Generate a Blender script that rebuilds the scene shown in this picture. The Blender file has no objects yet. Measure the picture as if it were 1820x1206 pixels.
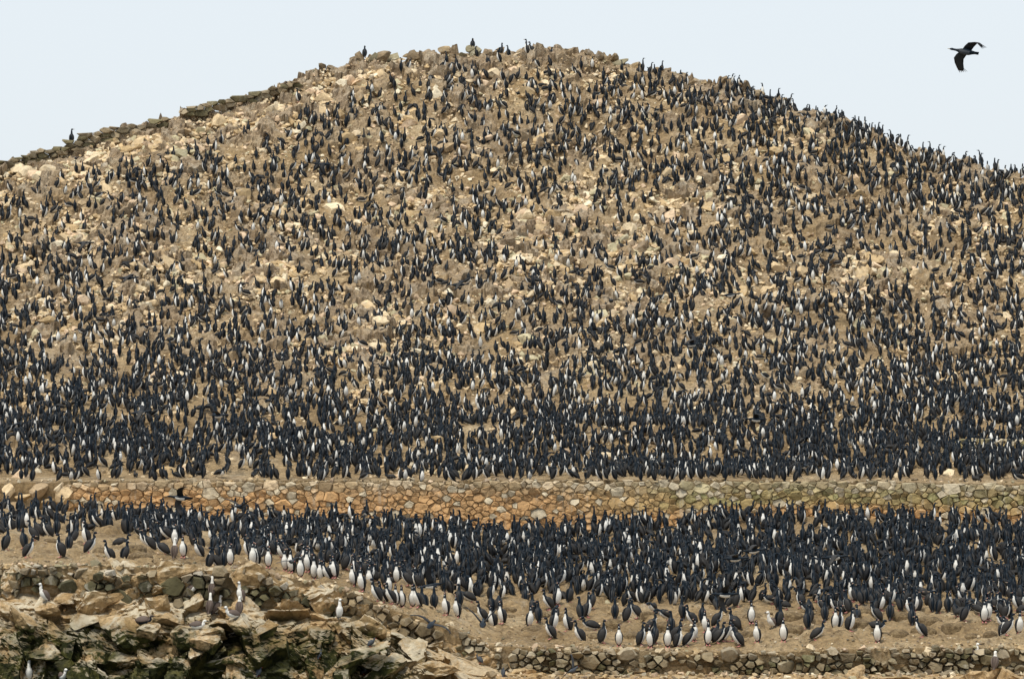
import bpy, bmesh, math, random
import numpy as np

SC = bpy.context.scene
COL = SC.collection
R = math.radians

# ------------------------------------------------------------------ camera
F = 6000.0                      # focal length in units of a 1820-wide frame
cam_d = bpy.data.cameras.new('camera')
cam_d.sensor_width = 36.0
cam_d.lens = 36.0 * F / 1820.0
cam_d.clip_start = 1.0
cam_d.clip_end = 6000.0
cam = bpy.data.objects.new('camera', cam_d)
cam.location = (0, 0, 0)
cam.rotation_euler = (R(90), 0, 0)
COL.objects.link(cam)
SC.camera = cam

# ------------------------------------------------------------------ sky, sun, exposure
SUN_EL, SUN_AZ = 62.0, 212.0    # azimuth: clockwise from +Y (the view direction)
world = bpy.data.worlds.new('World')
SC.world = world
world.use_nodes = True
wt = world.node_tree
wt.nodes.clear()
w_out = wt.nodes.new('ShaderNodeOutputWorld')
w_bg = wt.nodes.new('ShaderNodeBackground')
w_sky = wt.nodes.new('ShaderNodeTexSky')
w_sky.sky_type = 'NISHITA'
w_sky.sun_disc = False
w_sky.sun_elevation = R(SUN_EL)
w_sky.sun_rotation = R(SUN_AZ)
w_sky.air_density = 1.0
w_sky.dust_density = 2.0
w_sky.ozone_density = 1.5
w_mix = wt.nodes.new('ShaderNodeMix')
w_mix.data_type = 'RGBA'
w_mix.inputs['Factor'].default_value = 0.82
w_mix.inputs['B'].default_value = (10.0, 10.75, 11.35, 1)      # even pale overcast
wt.links.new(w_sky.outputs[0], w_mix.inputs['A'])
wt.links.new(w_mix.outputs['Result'], w_bg.inputs['Color'])
w_bg.inputs['Strength'].default_value = 0.0485
wt.links.new(w_bg.outputs[0], w_out.inputs['Surface'])

sun_d = bpy.data.lights.new('sun', 'SUN')
sun_d.energy = 1.5
sun_d.angle = R(10)
sun_d.color = (1.0, 0.93, 0.80)
sun = bpy.data.objects.new('sun', sun_d)
sun.rotation_euler = (R(90 - SUN_EL), 0, R(180 - SUN_AZ))
COL.objects.link(sun)

SC.view_settings.view_transform = 'Standard'
SC.view_settings.look = 'None'
SC.view_settings.gamma = 1.0
SC.view_settings.exposure = 0.90
SC.view_settings.use_curve_mapping = False
SC.render.engine = 'CYCLES'
SC.cycles.max_bounces = 4
SC.cycles.diffuse_bounces = 2
SC.cycles.glossy_bounces = 1

rng = np.random.default_rng(11)
random.seed(11)

# ================================================================== helpers
def P(px, py, D):
    """the point at distance D seen at (px, py) of the surveyed frame"""
    return np.array([(px - 910.0) / F * D, D, (603.0 - py) / F * D])

def _hash(ix, iy, iz, seed):
    h = (ix.astype(np.int64) * 374761393 + iy.astype(np.int64) * 668265263 + iz.astype(np.int64) * 2147483647 + seed * 144269504) & 0xFFFFFFFF
    h = ((h ^ (h >> 13)) * 1274126177) & 0xFFFFFFFF
    h = ((h ^ (h >> 16)) * 2246822519) & 0xFFFFFFFF
    return ((h ^ (h >> 15)) & 0xFFFFFF) / float(0xFFFFFF)

def vnoise(x, y, seed=0):
    x = np.asarray(x, float); y = np.asarray(y, float)
    ix = np.floor(x); iy = np.floor(y)
    fx = x - ix; fy = y - iy
    fx = fx * fx * (3 - 2 * fx); fy = fy * fy * (3 - 2 * fy)
    z = np.zeros_like(ix)
    a = _hash(ix, iy, z, seed); b = _hash(ix + 1, iy, z, seed)
    c = _hash(ix, iy + 1, z, seed); d = _hash(ix + 1, iy + 1, z, seed)
    return (a + (b - a) * fx) * (1 - fy) + (c + (d - c) * fx) * fy - 0.5

def fbm(x, y, octs=4, seed=0, gain=0.5):
    s = 0.0; a = 1.0
    for k in range(octs):
        s = s + a * vnoise(np.asarray(x) * 2.0 ** k + 17.3 * k, np.asarray(y) * 2.0 ** k - 9.1 * k, seed + k)
        a *= gain
    return s

def blocks(pts, cell, seed, stretch=(1, 1, 1)):
    """blocky rock relief: every cell has its own offset and its own tilted face"""
    q = pts / (np.array(stretch) * cell)
    i0 = np.floor(q)
    best = np.full(len(q), 1e9); val = np.zeros(len(q))
    for dx in (-1, 0, 1):
        for dy in (-1, 0, 1):
            for dz in (-1, 0, 1):
                c = i0 + np.array([dx, dy, dz])
                s = np.stack([c[:, k] + 0.1 + 0.8 * _hash(c[:, 0], c[:, 1], c[:, 2], seed + k) for k in range(3)], 1)
                d2 = ((q - s) ** 2).sum(1)
                off = _hash(c[:, 0], c[:, 1], c[:, 2], seed + 7) - 0.5
                g = np.stack([_hash(c[:, 0], c[:, 1], c[:, 2], seed + 11 + k) - 0.5 for k in range(3)], 1)
                v = off + ((q - s) * g).sum(1) * 1.1
                m = d2 < best
                val = np.where(m, v, val); best = np.where(m, d2, best)
    return val

def tab(xs, ys):
    xs = np.array(xs, float); ys = np.array(ys, float)
    return lambda x: np.interp(x, xs, ys)

def mesh_np(name, V, T, mats, midx=None, smooth=True, col=None):
    """triangle mesh from arrays; col = one colour per vertex"""
    me = bpy.data.meshes.new(name)
    V = np.asarray(V, np.float32); T = np.asarray(T, np.int32)
    me.vertices.add(len(V)); me.vertices.foreach_set('co', V.ravel())
    me.loops.add(T.size); me.loops.foreach_set('vertex_index', T.ravel())
    me.polygons.add(len(T))
    me.polygons.foreach_set('loop_start', np.arange(0, T.size, 3, dtype=np.int32))
    me.polygons.foreach_set('loop_total', np.full(len(T), 3, np.int32))
    for m in mats:
        me.materials.append(m)
    if midx is not None:
        me.polygons.foreach_set('material_index', np.asarray(midx, np.int32))
    me.polygons.foreach_set('use_smooth', np.full(len(T), bool(smooth)))
    if col is not None:
        at = me.attributes.new('col', 'FLOAT_COLOR', 'POINT')
        c = np.ones((len(V), 4), np.float32); c[:, :3] = col
        at.data.foreach_set('color', c.ravel())
    me.update(calc_edges=True)
    return me

def link(name, data, parent=None, loc=None, label=None, cat=None, group=None, kind=None):
    o = bpy.data.objects.new(name, data)
    COL.objects.link(o)
    if parent is not None:
        o.parent = parent
    if loc is not None:
        o.location = loc
    if label: o['label'] = label
    if cat: o['category'] = cat
    if group: o['group'] = group
    if kind: o['kind'] = kind
    return o

def grid_tris(nr, nc):
    r, c = np.meshgrid(np.arange(nr - 1), np.arange(nc - 1), indexing='ij')
    a = (r * nc + c).ravel(); b = a + 1; d = a + nc; e = d + 1
    return np.concatenate([np.stack([a, b, e], 1), np.stack([a, e, d], 1)])

# ------------------------------------------------------------------ materials
def new_mat(name):
    m = bpy.data.materials.new(name)
    m.use_nodes = True
    nt = m.node_tree
    b = nt.nodes['Principled BSDF']
    return m, nt, b

def nd(nt, t, **kw):
    n = nt.nodes.new(t)
    for k, v in kw.items():
        setattr(n, k, v)
    return n

def noise(nt, scale, detail=4, rough=0.6, vec=None, dist=0.0):
    n = nd(nt, 'ShaderNodeTexNoise')
    n.inputs['Scale'].default_value = scale
    n.inputs['Detail'].default_value = detail
    n.inputs['Roughness'].default_value = rough
    n.inputs['Distortion'].default_value = dist
    if vec is not None:
        nt.links.new(vec, n.inputs['Vector'])
    return n.outputs['Fac']

def ramp(nt, src, stops, interp='LINEAR'):
    n = nd(nt, 'ShaderNodeValToRGB')
    n.color_ramp.interpolation = interp
    el = n.color_ramp.elements
    while len(el) < len(stops):
        el.new(0.5)
    for e, (p, c) in zip(el, stops):
        e.position = p
        e.color = (c[0], c[1], c[2], 1) if not isinstance(c, (int, float)) else (c, c, c, 1)
    nt.links.new(src, n.inputs['Fac'])
    return n.outputs['Color']

def mix(nt, fac, a, b, mode='MIX'):
    n = nd(nt, 'ShaderNodeMix', data_type='RGBA', blend_type=mode)
    for key, v in (('Factor', fac), ('A', a), ('B', b)):
        s = n.inputs[key]
        if hasattr(v, 'is_output'):
            nt.links.new(v, s)
        elif key == 'Factor':
            s.default_value = v
        else:
            s.default_value = (v[0], v[1], v[2], 1)
    return n.outputs['Result']

def mth(nt, op, a, b=0.0, clamp=False):
    n = nd(nt, 'ShaderNodeMath', operation=op, use_clamp=clamp)
    for i, v in enumerate((a, b)):
        if hasattr(v, 'is_output'):
            nt.links.new(v, n.inputs[i])
        else:
            n.inputs[i].default_value = v
    return n.outputs[0]

def bump(nt, b, h, strength, dist):
    n = nd(nt, 'ShaderNodeBump')
    n.inputs['Strength'].default_value = strength
    n.inputs['Distance'].default_value = dist
    nt.links.new(h, n.inputs['Height'])
    nt.links.new(n.outputs[0], b.inputs['Normal'])

def wpos(nt, scale=(1, 1, 1)):
    g = nd(nt, 'ShaderNodeNewGeometry')
    mp = nd(nt, 'ShaderNodeMapping')
    mp.inputs['Scale'].default_value = scale
    nt.links.new(g.outputs['Position'], mp.inputs['Vector'])
    return g, mp.outputs[0]

# soil of the hill and the terraces
SOIL, nt, b = new_mat('dry_soil')
g, wp = wpos(nt)
c1 = ramp(nt, noise(nt, 0.35, 5, 0.6, wp), [(0.30, (0.28, 0.185, 0.085)), (0.50, (0.50, 0.35, 0.18)), (0.70, (0.66, 0.51, 0.31))])
c2 = ramp(nt, noise(nt, 5.0, 6, 0.72, wp, 0.4), [(0.30, (0.50, 0.44, 0.36)), (0.50, (1, 1, 1)), (0.72, (1.45, 1.42, 1.36))])
c3 = mix(nt, 1.0, c1, c2, 'MULTIPLY')
dk = ramp(nt, noise(nt, 1.9, 6, 0.75, wp, 0.5), [(0.54, 0.0), (0.64, 1.0)])
c3 = mix(nt, mth(nt, 'MULTIPLY', dk, 0.55), c3, (0.125, 0.08, 0.036))
sp = ramp(nt, noise(nt, 22.0, 3, 0.8, wp), [(0.58, 0.0), (0.70, 1.0)])
wg = ramp(nt, noise(nt, 1.3, 7, 0.78, wp, 0.8), [(0.56, 0.0), (0.66, 1.0)])
c3 = mix(nt, mth(nt, 'MULTIPLY', wg, 0.40), c3, (0.66, 0.58, 0.45))
c4 = mix(nt, mth(nt, 'MULTIPLY', sp, 0.45), c3, (0.66, 0.59, 0.48))
sd = ramp(nt, noise(nt, 14.0, 3, 0.8, wp, 0.8), [(0.60, 0.0), (0.70, 1.0)])
c5 = mix(nt, mth(nt, 'MULTIPLY', sd, 0.55), c4, (0.10, 0.065, 0.035))
ra = nd(nt, 'ShaderNodeAttribute', attribute_name='col')
rs = nd(nt, 'ShaderNodeSeparateColor'); nt.links.new(ra.outputs['Color'], rs.inputs[0])
rk = ramp(nt, noise(nt, 1.4, 6, 0.7, wp, 0.6), [(0.30, (0.20, 0.14, 0.085)), (0.44, (0.42, 0.31, 0.20)), (0.56, (0.55, 0.44, 0.31)), (0.68, (0.62, 0.54, 0.42))])
rn = ramp(nt, noise(nt, 3.0, 6, 0.75, wp, 0.5), [(0.35, 0.0), (0.47, 1.0)])
rk = mix(nt, 1.0, rk, c2, 'MULTIPLY')
c5 = mix(nt, mth(nt, 'MULTIPLY', rs.outputs[0], rn), c5, rk)
nt.links.new(c5, b.inputs['Base Color'])
b.inputs['Roughness'].default_value = 0.95
bump(nt, b, noise(nt, 7.0, 7, 0.8, wp, 0.4), 1.0, 0.22)

CRUST_SHADE, nt, b = new_mat('nest_crust_and_shade')
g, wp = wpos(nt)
c = ramp(nt, noise(nt, 7.0, 6, 0.75, wp, 0.5), [(0.32, (0.07, 0.045, 0.020)), (0.48, (0.20, 0.135, 0.065)), (0.62, (0.36, 0.26, 0.135)), (0.76, (0.52, 0.42, 0.25))])  # straw and earth crust, browns deepened to paint shade on the mound fronts
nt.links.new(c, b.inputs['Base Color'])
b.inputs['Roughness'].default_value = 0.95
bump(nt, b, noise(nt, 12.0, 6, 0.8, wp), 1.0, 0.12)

def rock_material(name, src):
    """loose rock: colour carried by the piece, weathered by grain, guano splashes and cracks"""
    m, nt, b = new_mat(name)
    g, wp = wpos(nt)
    if src == 'attr':
        a = nd(nt, 'ShaderNodeAttribute', attribute_name='col')
        base = a.outputs['Color']
    else:
        base = nd(nt, 'ShaderNodeObjectInfo').outputs['Color']
    v = ramp(nt, noise(nt, 4.0, 6, 0.7, wp, 0.5), [(0.28, (0.52, 0.47, 0.40)), (0.48, (1, 1, 1)), (0.72, (1.32, 1.30, 1.26))])
    c = mix(nt, 1.0, base, v, 'MULTIPLY')
    sp = ramp(nt, noise(nt, 13.0, 4, 0.75, wp, 0.6), [(0.60, 0.0), (0.68, 1.0)])
    c = mix(nt, mth(nt, 'MULTIPLY', sp, 0.6), c, (0.13, 0.09, 0.055))
    gu = ramp(nt, noise(nt, 3.1, 5, 0.7, wp, 0.3), [(0.56, 0.0), (0.66, 1.0)])
    c = mix(nt, mth(nt, 'MULTIPLY', gu, 0.35), c, (0.68, 0.63, 0.54))
    nt.links.new(c, b.inputs['Base Color'])
    b.inputs['Roughness'].default_value = 0.9
    bump(nt, b, noise(nt, 12.0, 6, 0.75, wp), 0.7, 0.05)
    return m
ROCK = rock_material('loose_rock', 'attr')
ROCK_ONE = rock_material('single_rock', 'object')

# masonry: colour of each stone from its mesh, guano runs and lichen on top of it
STONE, nt, b = new_mat('wall_stone')
g, wp = wpos(nt)
a = nd(nt, 'ShaderNodeAttribute', attribute_name='col')
v = ramp(nt, noise(nt, 5.0, 6, 0.7, wp, 0.5), [(0.28, (0.50, 0.46, 0.40)), (0.48, (1, 1, 1)), (0.74, (1.3, 1.28, 1.24))])
c = mix(nt, 1.0, a.outputs['Color'], v, 'MULTIPLY')
sp = ramp(nt, noise(nt, 14.0, 4, 0.75, wp, 0.6), [(0.60, 0.0), (0.70, 1.0)])
c = mix(nt, mth(nt, 'MULTIPLY', sp, 0.55), c, (0.10, 0.075, 0.05))
g2, wp2 = wpos(nt, (1.6, 1.6, 0.16))
st = ramp(nt, noise(nt, 2.0, 6, 0.72, wp2), [(0.56, 0.0), (0.68, 1.0)])
c = mix(nt, mth(nt, 'MULTIPLY', st, 0.40), c, (0.58, 0.54, 0.45))
nt.links.new(c, b.inputs['Base Color'])
b.inputs['Roughness'].default_value = 0.92
bump(nt, b, noise(nt, 11.0, 6, 0.75, wp), 0.8, 0.06)

# the sea cliff: tan rock, guano caps on level tops, algae on steep wet faces low down
CLIFF, nt, b = new_mat('cliff_rock')
g, wp = wpos(nt)
sepn = nd(nt, 'ShaderNodeSeparateXYZ'); nt.links.new(g.outputs['Normal'], sepn.inputs[0])
sepp = nd(nt, 'ShaderNodeSeparateXYZ'); nt.links.new(g.outputs['Position'], sepp.inputs[0])
c1 = ramp(nt, noise(nt, 0.8, 6, 0.65, wp, 0.4), [(0.30, (0.26, 0.160, 0.070)), (0.46, (0.50, 0.335, 0.165)), (0.62, (0.64, 0.46, 0.255)), (0.76, (0.54, 0.34, 0.21))])
v = ramp(nt, noise(nt, 6.0, 6, 0.75, wp, 0.6), [(0.30, (0.40, 0.36, 0.30)), (0.50, (1, 1, 1)), (0.74, (1.35, 1.32, 1.28))])
c = mix(nt, 1.0, c1, v, 'MULTIPLY')
up = ramp(nt, sepn.outputs['Z'], [(0.10, 0.0), (0.42, 1.0)])
gn = ramp(nt, noise(nt, 1.1, 6, 0.7, wp, 0.3), [(0.43, 0.0), (0.56, 1.0)])
gf = mth(nt, 'MULTIPLY', up, gn)
west = mth(nt, 'MULTIPLY_ADD', sepp.outputs['X'], -0.35)
west.node.inputs[2].default_value = 0.1        # fewer perches, so less guano, to the east
west.node.use_clamp = True
gf = mth(nt, 'MULTIPLY', gf, mth(nt, 'ADD', mth(nt, 'MULTIPLY', west, 0.85), 0.15))
g3, wp3 = wpos(nt, (2.2, 2.2, 0.2))
run = ramp(nt, noise(nt, 1.6, 6, 0.7, wp3), [(0.60, 0.0), (0.72, 1.0)])
gf = mth(nt, 'MAXIMUM', gf, mth(nt, 'MULTIPLY', run, 0.55))
steep = ramp(nt, sepn.outputs['Z'], [(0.15, 1.0), (0.55, 0.0)])
low = mth(nt, 'MULTIPLY_ADD', sepp.outputs['Z'], -0.80)
low.node.inputs[2].default_value = -6.28        # 0 at z -7.9, 1 at z -9.7
low.node.use_clamp = True
an = ramp(nt, noise(nt, 0.55, 6, 0.7, wp, 0.5), [(0.39, 0.0), (0.52, 1.0)])
east = mth(nt, 'MULTIPLY_ADD', sepp.outputs['X'], -0.30)
east.node.inputs[2].default_value = -0.55       # wet corner only, fades out eastward
east.node.use_clamp = True
af = mth(nt, 'MULTIPLY', mth(nt, 'MULTIPLY', an, low), mth(nt, 'MULTIPLY', east, mth(nt, 'ADD', mth(nt, 'MULTIPLY', steep, 0.6), 0.4)))
af = mth(nt, 'MULTIPLY', af, 2.4, True)
alg = ramp(nt, noise(nt, 2.3, 5, 0.7, wp), [(0.34, (0.010, 0.012, 0.006)), (0.50, (0.040, 0.044, 0.013)), (0.66, (0.125, 0.115, 0.030))])
c = mix(nt, mth(nt, 'MULTIPLY', gf, 0.9), c, (0.78, 0.69, 0.52))
c = mix(nt, af, c, alg)
nt.links.new(c, b.inputs['Base Color'])
b.inputs['Roughness'].default_value = 0.9
bump(nt, b, noise(nt, 7.0, 7, 0.78, wp, 0.4), 1.0, 0.12)

b.inputs['Specular IOR Level'].default_value = 0.15
SEA, nt, b = new_mat('sea_water')
g, wp = wpos(nt)
b.inputs['Base Color'].default_value = (0.02, 0.05, 0.055, 1)
b.inputs['Roughness'].default_value = 0.15
bump(nt, b, noise(nt, 0.6, 5, 0.6, wp), 0.5, 0.5)

def plumage(name, ca, cb, rough, scale=26.0):
    m, nt, b = new_mat(name)
    tc = nd(nt, 'ShaderNodeTexCoord')
    n = noise(nt, scale, 3, 0.6, tc.outputs['Object'])
    g = nd(nt, 'ShaderNodeNewGeometry')
    f = mth(nt, 'ADD', mth(nt, 'MULTIPLY', n, 0.6), mth(nt, 'MULTIPLY', g.outputs['Random Per Island'], 0.5))
    nt.links.new(ramp(nt, f, [(0.25, ca), (0.85, cb)]), b.inputs['Base Color'])
    b.inputs['Roughness'].default_value = rough
    b.inputs['Specular IOR Level'].default_value = 0.16
    return m
BLACK = plumage('black_plumage', (0.004, 0.008, 0.014), (0.011, 0.019, 0.029), 0.42)
SLATE = plumage('slate_wing', (0.011, 0.013, 0.016), (0.042, 0.040, 0.039), 0.50)
WHITE = plumage('white_plumage', (0.66, 0.63, 0.57), (0.86, 0.85, 0.81), 0.8, 11.0)
PINK = plumage('pink_skin', (0.60, 0.22, 0.20), (0.75, 0.33, 0.30), 0.6)
BILL = plumage('pale_bill', (0.30, 0.24, 0.16), (0.42, 0.34, 0.24), 0.5)
BROWN = plumage('mottled_brown_wing', (0.035, 0.026, 0.022), (0.17, 0.13, 0.11), 0.7, 60.0)
GREY = plumage('blue_grey_plumage_and_shade', (0.040, 0.046, 0.056), (0.080, 0.088, 0.10), 0.6)  # tern plumage, also the painted shade on one white cormorant belly
RED = plumage('red_bill', (0.45, 0.03, 0.02), (0.55, 0.05, 0.03), 0.4)
BIRD_MATS = [BLACK, SLATE, WHITE, PINK, BILL, BROWN, GREY, RED]
K_, S_, W_, P_, B_, M_, G_, R_ = range(8)

# ================================================================== the island
y_ridge = tab([-560, -200, 0, 60, 130, 200, 300, 330, 450, 520, 560, 607, 632, 670, 702, 780, 834, 906, 966, 1012, 1075, 1104, 1172, 1239, 1299, 1398, 1454, 1502, 1536, 1580, 1628, 1700, 1754, 1815, 2000, 2380],
              [480, 355, 296, 275, 258, 238, 212, 203, 170, 150, 138, 128, 112, 108, 105, 100, 100, 98, 97, 96, 99, 102, 114, 130, 147, 179, 203, 217, 227, 251, 268, 292, 307, 332, 404, 560])
_hy = np.linspace(-250, 870, 1121)
_hd = np.interp(_hy, [-250, -100, 0, 85, 200, 300, 400, 500, 600, 700, 800, 846, 856, 870],
                [194, 186, 180, 175, 169, 164, 158.6, 152.6, 145.8, 138, 129.5, 124.8, 121.9, 121.6])
_k = np.exp(-np.linspace(-2, 2, 61) ** 2); _k /= _k.sum()
_hs = np.convolve(np.pad(_hd, 30, mode='edge'), _k, 'same')[30:-30]
_hs = np.where(_hy > 835, _hd, _hs)
hill_D = lambda y: np.interp(y, _hy, _hs)
y_wtop = tab([-560, 0, 130, 400, 700, 1000, 1300, 1560, 1815, 2380], [858, 858, 855, 853, 855, 853, 853, 855, 860, 864])
y_wbase = tab([-560, 0, 130, 400, 700, 900, 1050, 1200, 1360, 1560, 1815, 2380], [905, 902, 910, 926, 931, 944, 946, 936, 919, 923, 936, 940])
y_f = tab([-560, 0, 150, 230, 330, 400, 450, 480, 520, 560, 600, 650, 680, 700, 745, 770, 800, 830, 870, 950, 1000, 1100, 1200, 1300, 1400, 1500, 1600, 1700, 1815, 2380],
          [1003, 1003, 1005, 1007, 1010, 1013, 1014, 1019, 1027, 1035, 1044, 1060, 1076, 1084, 1098, 1104, 1112, 1125, 1147, 1151, 1151, 1154, 1158, 1159, 1158, 1153, 1151, 1150, 1150, 1152])
DF, DW = 100.0, 121.0

def hill_dz(X, Y, py):
    fade = np.clip((850 - py) / 45.0, 0, 1)
    d = 0.9 * fbm(X / 9.0, Y / 9.0, 3, 3) + 0.30 * fbm(X / 1.6, Y / 1.6, 3, 9) + 0.14 * np.abs(fbm(X / 0.55, Y / 0.8, 2, 21))
    return d * fade + 0.08 * fbm(X / 0.5, Y / 0.5, 2, 5)

def hill_pt(px, py):
    px = np.asarray(px, float); py = np.asarray(py, float)
    D = hill_D(py)
    X = (px - 910) / F * D
    Z = (603 - py) / F * D + hill_dz(X, D, py)
    return np.stack([X, D + 0 * X, Z], -1)

def terr_dz(X, Y):
    nest = fbm(X / 0.9, Y / 1.1, 2, 31)
    return 0.75 * np.clip(nest - 0.03, 0, 0.3) + 0.16 * fbm(X / 0.35, Y / 0.4, 3, 41) + 0.18 * fbm(X / 3.0, Y / 3.0, 2, 51)

def terr_pt(px, py=None, s=None):
    px = np.asarray(px, float)
    Zf = (603 - y_f(px)) / F * DF
    Zw = (603 - y_wbase(px)) / F * DW
    if s is None:
        a = (603 - np.asarray(py, float)) / F
        s = (Zf - a * DF) / (a * (DW - DF) - (Zw - Zf))
        s = np.clip(s, 0.0, 1.0)
    D = DF + (DW - DF) * s
    X = (px - 910) / F * D
    Z = Zf + (Zw - Zf) * s
    fade = np.clip(s / 0.03, 0, 1) * np.clip((1 - s) / 0.02, 0, 1)
    return np.stack([X, D + 0 * X, Z + terr_dz(X, D) * fade], -1)

OUT = [(950, 435, 95, 55), (1010, 360, 50, 25), (655, 560, 75, 38), (1560, 492, 70, 40), (1120, 430, 70, 35), (650, 620, 70, 30), (470, 480, 70, 40),
       (150, 425, 50, 28), (1440, 255, 30, 18), (240, 520, 40, 35), (320, 470, 50, 30), (1090, 545, 60, 30), (1240, 460, 50, 30), (760, 350, 60, 30), (630, 715, 28, 12), (520, 415, 40, 25), (1220, 350, 60, 25), (900, 520, 40, 25), (1660, 400, 40, 20), (80, 600, 35, 20)]
def outcrop(px, py):
    v = np.zeros(np.shape(px))
    for (x, y, rx, ry) in OUT:
        v = np.maximum(v, np.exp(-(((px - x) / rx) ** 2 + ((py - y) / ry) ** 2) ** 1.5))
    return v

y_bare = tab([-200, 0, 100, 250, 330, 400, 500, 600, 680, 720, 780, 850, 1150, 1200, 2300], [400, 345, 322, 292, 262, 236, 208, 188, 150, 122, 108, 98, 108, 118, 470])


cols = np.concatenate([np.linspace(-560, -20, 46)[:-1], np.linspace(-20, 1840, 660), np.linspace(1840, 2380, 46)[1:]])
nc = len(cols)

# --- hill
NR = 240
t = np.linspace(0, 1, NR)
yr = y_ridge(cols); yw = y_wtop(cols)
PY = yw[None] + (yr - yw)[None] * t[:, None]
PX = np.repeat(cols[None], NR, 0)
H = hill_pt(PX, PY)
rocky = np.clip(0.42 + 0.75 * np.clip((y_bare(PX) + 45 - PY) / 60.0, 0, 1) + outcrop(PX, PY) + 1.1 * fbm(PX / 60.0, PY / 34.0, 3, 203) - np.clip((PY - 620) / 300.0, 0, 0.6), 0, 1)
hp_ = H.reshape(-1, 3)
hd_ = 0.80 * blocks(hp_ + 0.2 * vnoise(hp_[:, 0] * 2, hp_[:, 2] * 2, 5)[:, None], 0.75, 401, (1.2, 1.4, 0.8)) + 0.36 * blocks(hp_, 0.32, 431, (1.2, 1.3, 0.8))
hd_ = hd_.reshape(PX.shape) * (0.12 + 0.88 * rocky) * np.clip((848 - PY) / 20.0, 0, 1)
H[:, :, 1] -= 0.5 * hd_; H[:, :, 2] += 0.6 * hd_
back = []
top = H[-1]
for j, (dd, dz) in enumerate([(0.5, 0.06), (1.2, -0.02), (2.4, -0.35), (4, -1.1), (7, -3), (12, -7), (20, -13), (34, -19)]):
    q = top.copy(); q[:, 1] += dd; q[:, 2] += dz + 0.15 * fbm(q[:, 0] / 0.8, np.full(nc, j * 3.0), 2, 77)
    q[:, 2] = np.maximum(q[:, 2], -19)
    back.append(q)
foot = H[0].copy(); foot[:, 1] += 0.05; foot[:, 2] -= 2.6        # the bank behind the stone wall
H = np.concatenate([foot[None], H, np.array(back)])
for side, step in ((0, -1), (-1, 1)):                             # flanks fall to the water
    pass
edge = np.clip(np.maximum(-200 - cols, cols - 2020) / 360.0, 0, 1)
H[:, :, 2] = H[:, :, 2] * (1 - edge ** 2)[None] + (-19) * (edge ** 2)[None]
V = H.reshape(-1, 3)
rcol = np.zeros((H.shape[0], nc, 3)); rcol[1:NR + 1, :, 0] = rocky; rcol[NR + 1:, :, 0] = 0.9
hill = link('hill', mesh_np('hill', V, grid_tris(H.shape[0], nc), [SOIL], smooth=False, col=rcol.reshape(-1, 3)), kind='structure', label='rocky guano covered hill rising behind the stone terraces')

# --- terrace
NT = 84
s = np.linspace(0, 1, NT) ** 1.15
T_ = np.stack([terr_pt(cols, s=np.full(nc, v)) for v in s])
T_[:, :, 2] = T_[:, :, 2] * (1 - edge ** 2)[None] + (-19) * (edge ** 2)[None]
up = T_[-1].copy(); up[:, 1] += 1.2
lip = T_[0].copy(); lip[:, 1] += 0.04; lip[:, 2] -= 0.5
T_ = np.concatenate([lip[None], T_, up[None]])
link('terrace', mesh_np('terrace', T_.reshape(-1, 3), grid_tris(T_.shape[0], nc), [SOIL], smooth=False), kind='structure', label='bare earth terrace in front of the tall stone wall')

# --- the cliff and the foreshore below the terrace
ck = [-560, 0, 150, 300, 450, 560, 620, 700, 780, 860, 950, 1400, 1820, 2380]
k1y = [1050, 1050, 1060, 1064, 1078, 1086, 1094, 1122, 1160, 1192, 1195, 1197, 1194, 1194]
k2 = [(98.7, y) for y in (1085, 1085, 1092, 1100, 1098, 1102, 1110, 1138)] + [(98.6, 1178), (98.6, 1203), (98, 1207), (98, 1208), (98, 1203), (98, 1203)]
k3 = [(97.6, y) for y in (1125, 1122, 1130, 1150, 1140, 1140, 1150, 1172)] + [(97.4, 1203), (96.5, 1225), (94, 1250), (94, 1250), (94, 1246), (94, 1246)]
k4 = [(96.4, y) for y in (1215, 1215, 1215, 1215, 1215, 1215, 1218, 1228)] + [(95.5, 1250), (92, 1290), (88, 1350), (88, 1350), (88, 1350), (88, 1350)]
ccols = np.concatenate([np.linspace(-560, -20, 40)[:-1], np.linspace(-20, 900, 370)[:-1], np.linspace(900, 1840, 210), np.linspace(1840, 2380, 30)[1:]])
cn = len(ccols)
def kn(tb):
    return np.interp(ccols, ck, [a for a, _ in tb]), np.interp(ccols, ck, [b_ for _, b_ in tb])
yf = y_f(ccols)
knots = [P(ccols, yf + 1, np.full(cn, DF + 0.12)).T.copy() if False else None]
def kp(Dv, yv):
    return np.stack([(ccols - 910) / F * Dv, Dv, (603 - yv) / F * Dv], -1)
K0 = kp(np.full(cn, DF + 0.10), yf + 3)
K0b = kp(np.full(cn, DF + 0.14), yf + 2)
K1 = kp(np.full(cn, DF - 0.02), np.maximum(np.interp(ccols, ck, k1y), yf + 6))
K2 = kp(*kn(k2)); K3 = kp(*kn(k3)); K4 = kp(*kn(k4))
K5 = K4.copy(); K5[:, 1] -= 2.5; K5[:, 2] = np.minimum(K5[:, 2] - 2.0, -12.5)
K6 = K5.copy(); K6[:, 1] -= 5.0; K6[:, 2] = -19
segs = [(K0, K0b, 2), (K0b, K1, 16), (K1, K2, 46), (K2, K3, 50), (K3, K4, 56), (K4, K5, 14), (K5, K6, 6)]
rows, amp = [], []
for i, (A, B, n) in enumerate(segs):
    for j in range(n):
        f = j / n
        rows.append(A + (B - A) * f)
        a0, a1 = [(0, 0), (0, 0.05), (0.22, 0.8), (0.9, 1.0), (1, 1), (1, 1), (1, 0.5)][i]
        amp.append(a0 + (a1 - a0) * f)
rows.append(K6); amp.append(0.3)
C_ = np.array(rows); amp = np.array(amp)[:, None] * np.interp(ccols, [-560, 760, 900, 2380], [1, 1, 0.22, 0.22])[None]
pts = C_.reshape(-1, 3)
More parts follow.
